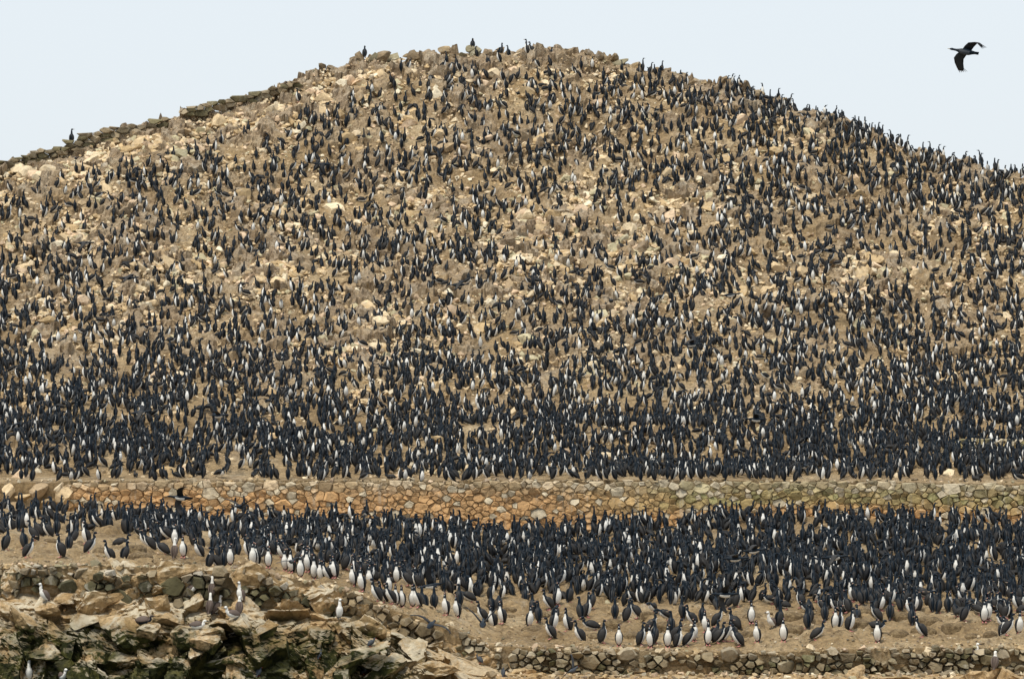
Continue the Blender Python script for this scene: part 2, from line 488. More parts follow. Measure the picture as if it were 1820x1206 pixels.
wob = pts + 0.35 * np.stack([fbm(pts[:, 0] / 1.2, pts[:, 2] / 1.2, 3, 61), fbm(pts[:, 0] / 1.2, pts[:, 2] / 1.2, 3, 71), fbm(pts[:, 0], pts[:, 1], 3, 81)], 1)
d = 1.25 * blocks(wob, 1.05, 101, (0.85, 1.6, 1.5)) + 0.32 * blocks(wob, 0.46, 131, (1.0, 1.5, 1.1)) + 0.09 * blocks(wob, 0.2, 161) + 0.06 * fbm(pts[:, 0] / 0.15, (pts[:, 2] + pts[:, 1]) / 0.15, 3, 91)
d = d.reshape(amp.shape) * amp
C_[:, :, 1] -= 0.80 * d
C_[:, :, 2] += 0.50 * d
cedge = np.clip(np.maximum(-200 - ccols, ccols - 2020) / 360.0, 0, 1)
C_[:, :, 2] = C_[:, :, 2] * (1 - cedge ** 2)[None] + (-19) * (cedge ** 2)[None]
CL = C_
link('cliff', mesh_np('cliff', C_.reshape(-1, 3), grid_tris(C_.shape[0], cn)[:, ::-1], [CLIFF], smooth=False), kind='structure', label='broken sea cliff and foreshore below the lower terrace')

# --- the sea all round
bm = bmesh.new()
bmesh.ops.create_circle(bm, cap_ends=True, radius=3500, segments=64)
me = bpy.data.meshes.new('sea'); bm.to_mesh(me); bm.free(); me.materials.append(SEA)
link('sea', me, loc=(0, 0, -17), kind='structure', label='open sea round the island')

# ------------------------------------------------------------------ where a pixel of the survey meets the ground
def project(p):
    p = np.asarray(p)
    return p[..., 0] / p[..., 1] * F + 910, 603 - p[..., 2] / p[..., 1] * F

_cpx, _cpy = project(CL)
def cliff_pt(px, py):
    """nearest visible vertex of the cliff sheet to a survey pixel"""
    dd = (_cpx - px) ** 2 + (_cpy - py) ** 2
    near = dd < max(dd.min() * 1.0 + 6.0, 9.0)
    idx = np.argwhere(near)
    best = min(idx, key=lambda ij: CL[ij[0], ij[1], 1])
    return CL[best[0], best[1]].copy()

ORD = ['first', 'second', 'third', 'fourth', 'fifth', 'sixth', 'seventh', 'eighth', 'ninth', 'tenth', 'eleventh', 'twelfth', 'thirteenth', 'fourteenth', 'fifteenth', 'sixteenth', 'seventeenth', 'eighteenth', 'nineteenth', 'twentieth']
TENS = {20: 'twenty', 30: 'thirty', 40: 'forty', 50: 'fifty', 60: 'sixty'}
def ordinal(n):
    if n <= 20: return ORD[n - 1]
    t_, u = n // 10 * 10, n % 10
    return (TENS[t_][:-1] + 'ieth') if u == 0 else TENS[t_] + '-' + ORD[u - 1]

# ================================================================== rocks
def hull_rock(seed, n=13, flat=0.7):
    r = np.random.default_rng(seed)
    p = r.normal(size=(n, 3)); p /= np.linalg.norm(p, axis=1)[:, None]
    p *= r.uniform(0.75, 1.1, (n, 1)); p *= np.array([r.uniform(0.8, 1.25), r.uniform(0.75, 1.1), flat * r.uniform(0.8, 1.2)])
    bm = bmesh.new()
    for q in p:
        bm.verts.new(q)
    bmesh.ops.convex_hull(bm, input=bm.verts)
    for v in [v for v in bm.verts if not v.link_faces]:
        bm.verts.remove(v)
    bmesh.ops.triangulate(bm, faces=bm.faces)
    bm.verts.index_update()
    V = np.array([v.co for v in bm.verts]); T = np.array([[v.index for v in f.verts] for f in bm.faces])
    bm.free()
    return V * 0.5, T

def cut_rock(seed, sub=2, flat=0.75, planes=9, rough=0.0):
    """a boulder: a ball cut by random planes into worn facets"""
    r = np.random.default_rng(seed)
    bm = bmesh.new()
    bmesh.ops.create_icosphere(bm, subdivisions=sub, radius=1.0)
    V = np.array([v.co for v in bm.verts]); T = np.array([[v.index for v in f.verts] for f in bm.faces])
    bm.free()
    for k in range(planes):
        n = r.normal(size=3); n /= np.linalg.norm(n)
        h = r.uniform(0.30, 0.62)
        dd = V @ n - h
        V = V - np.where(dd > 0, dd, 0)[:, None] * n[None]
    if rough:
        V = V * (1 + rough * (fbm(V[:, 0] * 2.3 + V[:, 2] * 1.7 + seed, V[:, 1] * 2.3 - V[:, 2] * 1.4, 4, seed)))[:, None]
    V = V * (1 + 0.025 * r.normal(size=(len(V), 1)))
    V *= np.array([r.uniform(0.9, 1.3), r.uniform(0.8, 1.1), flat * r.uniform(0.85, 1.2)])
    return V * 0.84, T

def rotz(a):
    c, s_ = math.cos(a), math.sin(a)
    return np.array([[c, -s_, 0], [s_, c, 0], [0, 0, 1.0]])

def rotx(a):
    c, s_ = math.cos(a), math.sin(a)
    return np.array([[1.0, 0, 0], [0, c, -s_], [0, s_, c]])

HULLS = [hull_rock(500 + i, 11 + i % 5, 0.62 + 0.04 * (i % 6)) for i in range(30)]
SMALL = [hull_rock(700 + i, 8 + i % 2, 0.62 + 0.04 * (i % 6)) for i in range(30)]
ROCK_TONES = np.array([(0.66, 0.50, 0.30), (0.74, 0.60, 0.40), (0.54, 0.39, 0.21), (0.70, 0.52, 0.35), (0.50, 0.44, 0.28), (0.40, 0.29, 0.17), (0.78, 0.68, 0.50), (0.28, 0.21, 0.13)])
TONE_P = np.array([0.22, 0.20, 0.18, 0.12, 0.10, 0.08, 0.07, 0.03])

cand = []
N = 185000
px = rng.uniform(-180, 2000, N); py = rng.uniform(80, 850, N)
yrp = y_ridge(px)
ok = py > yrp + 2
bare = np.clip((y_bare(px) + 45 - py) / 60.0, 0, 1)
oc = outcrop(px, py)
cl = fbm(px / 45.0, py / 30.0, 3, 203)
dens = np.clip(0.42 + 0.65 * bare + 0.9 * oc + 0.9 * cl - np.clip((py - 640) / 420.0, 0, 0.42), 0.02, 1)
ok &= rng.uniform(0, 1, N) < dens * 0.55
px, py, bare, oc = px[ok], py[ok], bare[ok], oc[ok]
size = np.exp(rng.normal(math.log(6.3), 0.46, len(px))) * (1 + 0.55 * bare + 0.75 * oc * (rng.uniform(0, 1, len(px)) ** 2))
size *= np.clip((py - y_ridge(px)) / 38.0, 0.42, 1)
size = np.clip(size, 2.5, 25)
pos = hill_pt(px, py)
wsize = size / F * pos[:, 1]
inview = (px > 0) & (px < 1820)
order = np.argsort(-size * inview)
single_rocks = order[:190]
rest = order[190:]
tone = rng.choice(len(ROCK_TONES), len(px), p=TONE_P)
VV, TT, CC = [], [], []
off = 0
for i in rest:
    V, T = (HULLS if size[i] > 10 else SMALL)[i % 30]
    a, tl = rng.uniform(0, 6.28), rng.normal(0.35, 0.5)
    M = rotx(tl) @ rotz(a)
    v = V @ M.T * wsize[i] * 1.12 + pos[i] + np.array([0, 0, 0.06 * wsize[i]])
    VV.append(v); TT.append(T + off); off += len(V)
    CC.append(np.repeat((ROCK_TONES[tone[i]] * rng.uniform(0.8, 1.15))[None], len(V), 0))
# loose stones and clods that spill along the terrace edges
for k in range(900):
    if k < 620:
        x = rng.uniform(-60, 1880); p = np.array(P(x, y_f(x), DF - 0.03)); w = float(np.exp(rng.normal(math.log(0.11), 0.5))); p[2] += rng.uniform(-0.12, 0.04)
        p[1] += rng.uniform(-0.06, 0.25)
    else:
        x = rng.uniform(-60, 1880); p = np.array(P(x, y_wtop(x), 121.7)); w = float(np.exp(rng.normal(math.log(0.10), 0.45))); p[1] += rng.uniform(-0.1, 0.9); p[2] = hill_pt(x, 850)[2] + rng.uniform(-0.05, 0.02)
    V, T = HULLS[k % 30]
    M = rotx(rng.normal(0, 0.4)) @ rotz(rng.uniform(0, 6.28))
    VV.append(V @ M.T * min(w, 0.34) * 1.2 + p); TT.append(T + off); off += len(V)
    tn = ROCK_TONES[rng.choice(8, p=TONE_P)] * rng.uniform(0.45, 0.9)
    CC.append(np.repeat(tn[None], len(V), 0))
# pebbles and clods on the terrace and at the foot of the lower wall
for k in range(2800):
    x = rng.uniform(-60, 1880)
    if k < 2200:
        p = terr_pt(x, s=np.array(rng.uniform(0, 1) ** 2.2 * 0.35 + 0.005)); w = float(np.exp(rng.normal(math.log(0.065), 0.45)))
    else:
        x = rng.uniform(860, 1880); j = int(np.argmin(abs(ccols - x))); i = int(rng.integers(20, 75)); p = CL[i, j]; w = abs(rng.normal(0.06, 0.09)) + 0.05
    V, T = HULLS[k % 30]
    M = rotx(rng.normal(0, 0.4)) @ rotz(rng.uniform(0, 6.28))
    VV.append(V @ M.T * w + p + np.array([0, 0, 0.15 * w])); TT.append(T + off); off += len(V)
    tn = ROCK_TONES[rng.choice(8, p=TONE_P)] * rng.uniform(0.25, 1.0)
    CC.append(np.repeat(tn[None], len(V), 0))
link('rubble', mesh_np('rubble', np.concatenate(VV), np.concatenate(TT), [ROCK], smooth=False, col=np.concatenate(CC)), kind='stuff', label='pale rubble and pebbles strewn over the slope')

def nest_mesh(seed):
    r = np.random.default_rng(seed)
    nr_, ns_ = 9, 26
    V = []
    for i in range(nr_):
        q = i / (nr_ - 1)
        for k in range(ns_):
            a = k * 2 * math.pi / ns_
            w = 1 + 0.28 * float(fbm(np.array(math.cos(a) * 1.3 + seed), np.array(math.sin(a) * 1.3), 3, seed))
            z = math.cos(min(q, 1) * math.pi / 2) ** 0.7 - 0.35 * math.exp(-(q / 0.32) ** 2)
            z += 0.30 * float(fbm(np.array(q * math.cos(a) * 4 + seed), np.array(q * math.sin(a) * 4), 3, seed + 3)) * (1 - q)
            V.append((q * w * math.cos(a) * 0.5, q * w * math.sin(a) * 0.5, z * 0.30 - (0.45 if i == nr_ - 1 else 0)))
    T = []
    for i in range(nr_ - 1):
        for k in range(ns_):
            a = i * ns_ + k; b_ = i * ns_ + (k + 1) % ns_
            T += [(a, a + ns_, b_ + ns_), (a, b_ + ns_, b_)]
    return V, T
NEST = [mesh_np('nest_mound', *nest_mesh(70 + i), [CRUST_SHADE], smooth=False) for i in range(6)]
nests = [(945, 1117), (1055, 1128), (1090, 1105), (1125, 1125), (1150, 1102), (1180, 1110), (1225, 1118), (1245, 1108), (1290, 1117), (1330, 1131), (1365, 1108), (1400, 1112), (1415, 1125), (1410, 1098), (1455, 1118), (1496, 1136), (1525, 1120), (1540, 1102),
         (1600, 1098), (1597, 1128), (1650, 1108), (1690, 1122), (1728, 1128), (1760, 1131), (1775, 1112), (1640, 1122), (1000, 1098), (905, 1096), (905, 1084), (840, 1082), (870, 1074), (960, 1092), (1340, 1096), (90, 978), (75, 985), (140, 975), (240, 990), (290, 997), (180, 985), (20, 990), (250, 1000), (330, 1003)]
nests.sort()
for n_, (x, y) in enumerate(nests):
    p = terr_pt(x, y)
    w = rng.uniform(0.45, 0.95)
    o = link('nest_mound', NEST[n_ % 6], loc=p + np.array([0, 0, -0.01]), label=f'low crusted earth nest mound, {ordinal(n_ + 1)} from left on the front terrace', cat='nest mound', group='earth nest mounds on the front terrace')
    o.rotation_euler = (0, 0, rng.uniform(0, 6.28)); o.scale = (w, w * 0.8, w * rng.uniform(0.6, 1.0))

CUTS = [mesh_np('rock', *cut_rock(900 + i, 2, 0.6 + 0.05 * (i % 6)), [ROCK_ONE], smooth=False) for i in range(14)]
ROCK_RGB = lambda i, k=1.0: tuple((ROCK_TONES[i] * k).tolist()) + (1.0,)

def rock(px, py, p, w, tone_i, label, group, tilt=None, kk=1.0, emb=0.0):
    o = link('rock', random.choice(CUTS), loc=p + np.array([0, 0, emb * w]), label=label, cat='rock', group=group)
    o.rotation_euler = (random.gauss(0.35, 0.4) if tilt is None else tilt, random.gauss(0, 0.25), random.uniform(0, 6.28))
    sc = w * 1.05
    o.scale = (sc, sc * random.uniform(0.8, 1.1), sc * random.uniform(0.8, 1.15))
    o.color = ROCK_RGB(tone_i, kk)
    return o

TONE_WORD = ['tan', 'pale buff', 'brown', 'pinkish buff', 'grey green', 'dull brown', 'whitish', 'dark brown']
for i in single_rocks:
    b_ = 'on the bare rocky slope below the skyline' if py[i] < y_bare(px[i]) + 12 else ('in a rock outcrop between the cormorants' if oc[i] > 0.3 else 'half buried among the cormorants on the hill')
    third = ['far left', 'left', 'middle', 'right', 'far right'][int(min(max(px[i] / 364, 0), 4))]
    big = 'big ' if i in set(single_rocks[:75]) else ''
    lev = 'upper' if py[i] < 330 else ('mid' if py[i] < 560 else 'lower')
    b2 = b_.replace('on the bare rocky slope', 'bare slope').replace('in a rock outcrop between the cormorants', 'in an outcrop').replace('half buried among the cormorants on the hill', 'among cormorants')
    rock(px[i], py[i], pos[i], wsize[i], tone[i], f'{big}{TONE_WORD[tone[i]]} angular rock on the {lev} {third} hillside, {b2}', f'rocks on the {lev} {third} hillside', kk=rng.uniform(0.85, 1.1))

# craggy outcrops of the bedrock
CRAG = [mesh_np('outcrop', *cut_rock(1700 + i, 4, 0.75 + 0.04 * (i % 4), 14, 0.45), [ROCK_ONE], smooth=False) for i in range(8)]
for n_, (x, y, rx, ry) in enumerate(sorted(OUT)):
    for k in range(3 if rx > 60 else 2):
        xx = x + rng.uniform(-0.55, 0.55) * rx; yy = y + rng.uniform(-0.5, 0.5) * ry
        p = hill_pt(xx, yy)
        w = rng.uniform(0.42, 0.72) * rx / F * p[1]
        w = min(max(w, 0.5), 1.35)
        o = link('outcrop', CRAG[(n_ * 3 + k) % 8], loc=p + np.array([0, 0.15 * w, -0.12 * w]), label=f'craggy pale bedrock outcrop, {["first", "second", "third"][k]} in the {ordinal(n_ + 1)} cluster from left on the hill', cat='rock', group='craggy outcrops on the hill')
        o.rotation_euler = (rng.normal(0.2, 0.25), rng.normal(0, 0.2), rng.uniform(0, 6.28))
        o.scale = (w, w * 0.8, w * rng.uniform(0.6, 0.9)); o.color = ROCK_RGB(int(rng.choice([0, 1, 1, 3, 6])), rng.uniform(0.9, 1.1))

# rocks that stand up along the skyline
sky_n = 0
for x in np.concatenate([np.arange(545, 600, 13), np.arange(616, 1300, 13.5), np.arange(1310, 1560, 42)]):
    x = x + rng.uniform(-4, 4)
    y = y_ridge(x) + rng.uniform(-2, 5)
    p = hill_pt(x, y)
    w = rng.uniform(8, 20) / F * p[1]
    sky_n += 1
    rock(x, y, p, w, int(rng.choice([2, 4, 5, 0, 5])), f'dull brown rock, {ordinal(sky_n)} from left in the line along the summit skyline', 'rocks along the skyline', kk=rng.uniform(0.42, 0.75))

# ================================================================== dry stone walls
def clip_poly(poly, mid, nrm):
    out = []
    n = len(poly)
    for i in range(n):
        a, b_ = poly[i], poly[(i + 1) % n]
        da = (a - mid) @ nrm; db = (b_ - mid) @ nrm
        if da <= 0: out.append(a)
        if (da < 0 < db) or (db < 0 < da):
            out.append(a + (b_ - a) * (da / (da - db)))
    return out

def wall(name, label, x0, x1, zt, zb, yfun, rmin, rmax, aspect, gap, proud, colour, seed, group=None, tilt=0.35, cat='wall', hole=0.0, rag=0.04):
    """random rubble masonry: every stone is a cell of its own with a worn face; x0..x1 metres, zt/zb give top and foot height at x"""
    r = np.random.default_rng(seed)
    xs = np.linspace(x0, x1, 200)
    zmin, zmax = zb(xs).min() - 0.3, zt(xs).max() + 0.3
    S = []; RR = []
    area = (x1 - x0) / aspect * (zmax - zmin)
    tries = int(area / (rmin * rmin) * 26)
    pad = rmax * 3 * aspect
    X = r.uniform(x0 - pad, x1 + pad, tries) / aspect; Z = r.uniform(zmin, zmax, tries); Q = r.uniform(0, 1, tries) ** 1.6 * (rmax - rmin) + rmin
    grid = {}
    cs = rmax * 2
    for x, z, q in zip(X, Z, Q):
        gx, gz = int(x // cs), int(z // cs)
        good = True
        for dx in (-1, 0, 1):
            for dz in (-1, 0, 1):
                for (a, b_, c_) in grid.get((gx + dx, gz + dz), ()):
                    if (a - x) ** 2 + (b_ - z) ** 2 < (q + c_) ** 2 * 0.9:
                        good = False
        if good:
            grid.setdefault((gx, gz), []).append((x, z, q)); S.append((x, z)); RR.append(q)
    S = np.array(S); RR = np.array(RR)
    root = link(name, None, loc=(float((x0 + x1) / 2), float(yfun(np.array((x0 + x1) / 2))), float(zb(np.array((x0 + x1) / 2)))), label=label, cat=cat, group=group)
    off = np.array(root.location)
    stones = []
    for i, c in enumerate(S):
        xw = c[0] * aspect
        if not (x0 <= xw <= x1) or c[1] > zt(xw) + 0.02 or c[1] < zb(xw) - 0.12 or r.uniform() < hole:
            continue
        d2 = ((S - c) ** 2).sum(1)
        nb = np.argsort(d2)[1:16]
        h = RR[i] * 1.9
        poly = [c + np.array(v) * h for v in ((-1, -1), (1, -1), (1, 1), (-1, 1))]
        for j in nb:
            t_ = 0.5 + 0.5 * (RR[i] ** 2 - RR[j] ** 2) / max(d2[j], 1e-6)
            t_ = min(max(t_, 0.3), 0.7)
            poly = clip_poly(poly, c + (S[j] - c) * t_, S[j] - c)
            if len(poly) < 3: break
        if len(poly) < 3: continue
        ztop = zt(xw) + r.uniform(-rag, rag * 1.6)
        poly = clip_poly(poly, np.array([c[0], ztop]), np.array([r.uniform(-0.12, 0.12), 1.0]))
        if len(poly) < 3: continue
        poly = np.array(poly); poly[:, 0] *= aspect
        cen = poly.mean(0)
        ext = poly.max(0) - poly.min(0)
        if min(ext) < 0.03: continue
        rad = np.linalg.norm(poly - cen, axis=1)
        gap_ = gap * r.uniform(0.5, 1.7)
        pin = cen + (poly - cen) * (1 - gap_ / np.maximum(rad, gap_ * 2))[:, None]
        pin += r.normal(0, 0.010, pin.shape)
        n = len(pin)
        y0 = float(yfun(np.array(cen[0])))
        pr = proud * r.uniform(0.35, 1.3)
        tx, tz = r.normal(0, tilt, 2)
        k_in = r.uniform(0.74, 0.90)
        rin = cen + (pin - cen) * k_in + r.normal(0, 0.012, pin.shape)
        def yy(q, base):
            return base - (q[:, 0] - cen[0]) * tx - (q[:, 1] - cen[1]) * tz
        back_ = np.stack([pin[:, 0], np.full(n, y0 + 0.22), pin[:, 1]], 1)
        mid_ = np.stack([pin[:, 0], yy(pin, y0 - 0.25 * pr) + r.normal(0, 0.012, n), pin[:, 1]], 1)
        frt_ = np.stack([rin[:, 0], yy(rin, y0 - pr) + r.normal(0, 0.018, n), rin[:, 1]], 1)
        V = np.concatenate([back_, mid_, frt_, [[cen[0], y0 - pr * 1.05, cen[1]]]]) - off
        T = []
        for a in range(n):
            e = (a + 1) % n
            T += [(a, e, n + e), (a, n + e, n + a), (n + a, n + e, 2 * n + e), (n + a, 2 * n + e, 2 * n + a), (2 * n + a, 2 * n + e, 3 * n)]
        colv = np.array(colour(cen[0], (cen[1] - zb(cen[0])) / max(float(zt(cen[0]) - zb(cen[0])), 0.1), r))
        stones.append((ext[0] * ext[1], V, np.array(T), colv))
    stones.sort(key=lambda q: -q[0])
    for ar, V, T, cv in stones[:295]:
        link('stone', mesh_np('stone', V, T, [STONE], smooth=False, col=np.repeat(cv[None], len(V), 0)), parent=root)
    if len(stones) > 295:
        o = 0; A, B, C = [], [], []
        for ar, V, T, cv in stones[295:]:
            A.append(V); B.append(T + o); o += len(V); C.append(np.repeat(cv[None], len(V), 0))
        link('small_stone_infill', mesh_np('small_stone_infill', np.concatenate(A), np.concatenate(B), [STONE], smooth=False, col=np.concatenate(C)), parent=root, kind='stuff')
    return root, len(stones)

def zline(fun, D):
    return lambda x: (603 - fun(np.asarray(x) / D * F + 910)) / F * D

def col_mid(x, h, r):
    px = x / 121.0 * F + 910
    orange = np.array((0.60, 0.365, 0.17)); grey = np.array((0.40, 0.33, 0.21)); green = np.array((0.33, 0.30, 0.135)); pale = np.array((0.62, 0.53, 0.38))
    g_ = np.clip((px - 980) / 260.0, 0, 1) * np.clip((h - 0.22) * 4, 0, 1) * (0.5 + 0.5 * r.uniform())
    c = orange * (1 - g_) + green * g_
    topw = np.clip((h - 0.68) * 4, 0, 1) * 0.75
    c = c * (1 - topw) + (grey if r.uniform() < 0.6 else pale) * topw
    if r.uniform() < 0.18: c = pale
    if r.uniform() < 0.08: c = c * 0.7
    return c * r.uniform(0.78, 1.15)
DM = 121.62
wtop_mid = lambda x: (603 - (y_wtop(np.asarray(x) / DM * F + 910) + 1.5)) / F * DM
wbase_mid = zline(y_wbase, 121.0)
wall('terrace_wall', 'tall dry stone terrace wall of tan, orange and mossy stones across the island', (118 - 910) / F * DM, (1905 - 910) / F * DM, wtop_mid, wbase_mid,
     lambda x: np.full(np.shape(x), 121.45) + 0.12 * vnoise(np.asarray(x) / 2.0, np.zeros(np.shape(x)), 5), 0.065, 0.22, 1.4, 0.011, 0.055, col_mid, 41, tilt=0.22)

def col_low(x, h, r):
    c = [np.array((0.30, 0.235, 0.14)), np.array((0.36, 0.30, 0.19)), np.array((0.22, 0.18, 0.10)), np.array((0.46, 0.39, 0.27)), np.array((0.20, 0.18, 0.085))][r.choice(5, p=[0.3, 0.25, 0.2, 0.13, 0.12])]
    if h > 0.75 and r.uniform() < 0.5: c = np.array((0.46, 0.38, 0.26))
    return c * r.uniform(0.55, 0.95)
ylow_b = tab([700, 780, 860, 950, 1400, 1820, 2380], [1150, 1180, 1194, 1197, 1199, 1196, 1196])
wall('lower_wall', 'low rough dry stone wall edging the bare earth of the front terrace', (812 - 910) / F * 100, (1900 - 910) / F * 100,
     zline(lambda q: y_f(q) + 0.5, 99.95), zline(ylow_b, 99.95), lambda x: np.full(np.shape(x), 99.92) + 0.22 * vnoise(np.asarray(x) / 0.9, np.zeros(np.shape(x)), 15), 0.06, 0.25, 1.3, 0.022, 0.20, col_low, 43, tilt=0.6, hole=0.13, rag=0.13)

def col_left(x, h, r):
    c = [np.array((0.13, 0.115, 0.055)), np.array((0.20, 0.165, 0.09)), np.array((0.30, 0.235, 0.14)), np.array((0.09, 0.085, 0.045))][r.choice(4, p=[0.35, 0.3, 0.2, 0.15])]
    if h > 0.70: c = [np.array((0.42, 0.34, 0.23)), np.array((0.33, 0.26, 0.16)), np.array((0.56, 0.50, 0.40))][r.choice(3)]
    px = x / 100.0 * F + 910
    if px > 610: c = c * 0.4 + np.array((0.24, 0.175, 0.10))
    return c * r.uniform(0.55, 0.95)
yleft_b = tab([-560, 0, 150, 300, 450, 560, 640, 720, 800], [1048, 1050, 1058, 1064, 1077, 1085, 1097, 1126, 1160])
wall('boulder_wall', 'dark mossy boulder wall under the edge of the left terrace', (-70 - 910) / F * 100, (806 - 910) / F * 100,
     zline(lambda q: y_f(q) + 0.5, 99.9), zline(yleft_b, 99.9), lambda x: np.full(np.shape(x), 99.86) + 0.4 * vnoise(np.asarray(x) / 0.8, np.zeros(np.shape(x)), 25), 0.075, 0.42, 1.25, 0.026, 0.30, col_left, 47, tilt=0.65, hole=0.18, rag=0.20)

# slabs stacked along the left skyline
def col_ridge(x, h, r):
    c = [np.array((0.26, 0.20, 0.12)), np.array((0.20, 0.17, 0.09)), np.array((0.36, 0.29, 0.19)), np.array((0.14, 0.11, 0.065))][r.choice(4, p=[0.35, 0.3, 0.2, 0.15])]
    return c * r.uniform(0.8, 1.15)
for (a, b_, hi, lo, lab) in [(-60, 128, 5, 13, 'dark slab stone wall on the skyline at the far left end of the ridge'),
                             (131, 302, 8, 14, 'tallest slab stone wall on the left skyline, just uphill of the lone cormorant'),
                             (330, 535, 5, 9, 'low broken slab stone wall on the upper left skyline')]:
    Dm = float(hill_D(y_ridge((a + b_) / 2)))
    top_f = lambda q, hi=hi: y_ridge(q) - hi - 7 * vnoise(np.asarray(q) / 23.0, np.zeros(np.shape(q)), 7) - 3 * vnoise(np.asarray(q) / 7.0, np.zeros(np.shape(q)), 8)
    bot_f = lambda q, lo=lo: y_ridge(q) + lo
    yf_ = lambda x, Dm=Dm: hill_D(y_ridge(np.asarray(x) / Dm * F + 910) + 8) - 0.55
    wall('ridge_wall', lab, (a - 910) / F * Dm, (b_ - 910) / F * Dm, zline(top_f, Dm), zline(bot_f, Dm), yf_, 0.08, 0.19, 2.0, 0.002, 0.18, col_ridge, 300 + a, group='slab walls along the skyline', tilt=0.35, rag=0.06)

# a short ledge wall among the birds on the right
Dm = float(hill_D(795))
wall('ledge_wall', 'short low stone ledge among the cormorants near the right edge', (1665 - 910) / F * Dm, (1840 - 910) / F * Dm,
     lambda x: np.interp(np.asarray(x) / Dm * F + 910, [1665, 1700, 1760, 1840], [hill_pt(1665, 795)[2] + 0.1, hill_pt(1700, 795)[2] + 0.42, hill_pt(1760, 795)[2] + 0.42, hill_pt(1840, 795)[2] + 0.4]),
     lambda x: np.full(np.shape(x), float(hill_pt(1750, 795)[2]) - 0.25), lambda x: np.full(np.shape(x), Dm - 0.15), 0.09, 0.18, 1.2, 0.014, 0.10, col_mid, 58)

for n_, (x, y, w) in enumerate([(14, 872, 26), (40, 884, 20), (62, 870, 30), (84, 892, 24), (104, 868, 26), (112, 886, 30), (26, 897, 18)]):
    p = P(x, y, 121.55)
    rock(x, y, p, w / F * 121.5, [0, 2, 5, 2, 1, 0, 5][n_], f'{TONE_WORD[[0, 2, 5, 2, 1, 0, 5][n_]]} rock, number {n_ + 1} stuck in the earth bank left of the terrace wall'.replace(f'number {n_ + 1}', ['low', 'small', 'wide', 'lower', 'high', 'nearest', 'lowest'][n_] + ' one'), 'rocks in the earth bank left of the terrace wall', emb=0)

# ------------------------------------------------------------------ boulders of the cliff
BOULD = [mesh_np('boulder', *cut_rock(1300 + i, 4, 0.72 + 0.05 * (i % 5), 12, 0.35), [CLIFF], smooth=False) for i in range(10)]
CB = [(70, 1030, 40, 'whitish'), (12, 1016, 40, 'tan'), (46, 1014, 36, 'tan'), (122, 1040, 40, 'tan'), (188, 1022, 40, 'mossy'), (228, 1020, 34, 'tan'), (268, 1030, 44, 'mossy'), (285, 1045, 40, 'tan'), (330, 1030, 36, 'mossy'), (380, 1020, 30, 'whitish'), (505, 1040, 40, 'mossy'), (530, 1055, 40, 'tan'), (575, 1070, 40, 'tan'), (615, 1075, 36, 'tan'), (668, 1096, 36, 'tan'), (700, 1108, 40, 'tan'), (22, 1030, 54, 'mossy'), (100, 1018, 34, 'tan'), (140, 1026, 32, 'tan'), (168, 1018, 36, 'tan'), (205, 1030, 42, 'tan'), (245, 1036, 40, 'tan'), (305, 1018, 40, 'whitish'), (448, 1022, 44, 'whitish'), (560, 1050, 44, 'tan'), (590, 1066, 40, 'tan'), (640, 1085, 40, 'tan'), (133, 1040, 46, 'white capped'), (152, 1052, 34, 'white capped'), (189, 1047, 44, 'white capped'), (228, 1058, 48, 'white capped'), (215, 1070, 34, 'mossy'),
      (168, 1068, 40, 'mossy'), (118, 1062, 34, 'mossy'), (20, 1058, 36, 'whitish'), (38, 1100, 46, 'whitish'), (84, 1082, 44, 'whitish'), (150, 1098, 50, 'tan'), (205, 1105, 44, 'tan'), (222, 1118, 46, 'white capped'),
      (185, 1125, 40, 'tan'), (280, 1075, 44, 'whitish'), (342, 1072, 46, 'whitish'), (290, 1100, 40, 'tan'), (262, 1128, 46, 'tan'), (392, 1105, 36, 'white capped'), (345, 1132, 66, 'white capped'), (375, 1140, 50, 'whitish'),
      (432, 1078, 40, 'whitish'), (300, 1150, 44, 'tan'), (425, 1112, 44, 'tan'), (455, 1092, 40, 'whitish'), (508, 1078, 40, 'whitish'), (548, 1098, 44, 'whitish'), (530, 1118, 60, 'white capped'), (565, 1125, 40, 'tan'),
      (470, 1120, 50, 'tan'), (610, 1112, 34, 'tan'), (640, 1108, 34, 'tan'), (668, 1120, 40, 'tan'), (700, 1135, 40, 'tan'), (742, 1150, 44, 'tan'), (770, 1150, 36, 'brown'), (800, 1175, 70, 'tan'), (842, 1160, 44, 'brown'),
      (770, 1185, 60, 'tan'), (75, 1160, 50, 'mossy'), (120, 1155, 44, 'tan'), (170, 1160, 38, 'whitish'), (95, 1185, 48, 'mossy'), (150, 1190, 44, 'mossy'), (215, 1180, 48, 'mossy'), (290, 1190, 52, 'whitish'), (420, 1175, 50, 'mossy'),
      (640, 1160, 40, 'tan'), (655, 1175, 36, 'tan'), (620, 1180, 44, 'mossy'), (700, 1180, 54, 'tan'), (870, 1180, 40, 'brown'), (1130, 1190, 40, 'brown'), (928, 1192, 26, 'tan'), (955, 1198, 30, 'whitish'), (1515, 1200, 36, 'whitish'), (1745, 1206, 60, 'whitish'), (1795, 1210, 44, 'whitish')]
cb_n = {}
CB.sort()
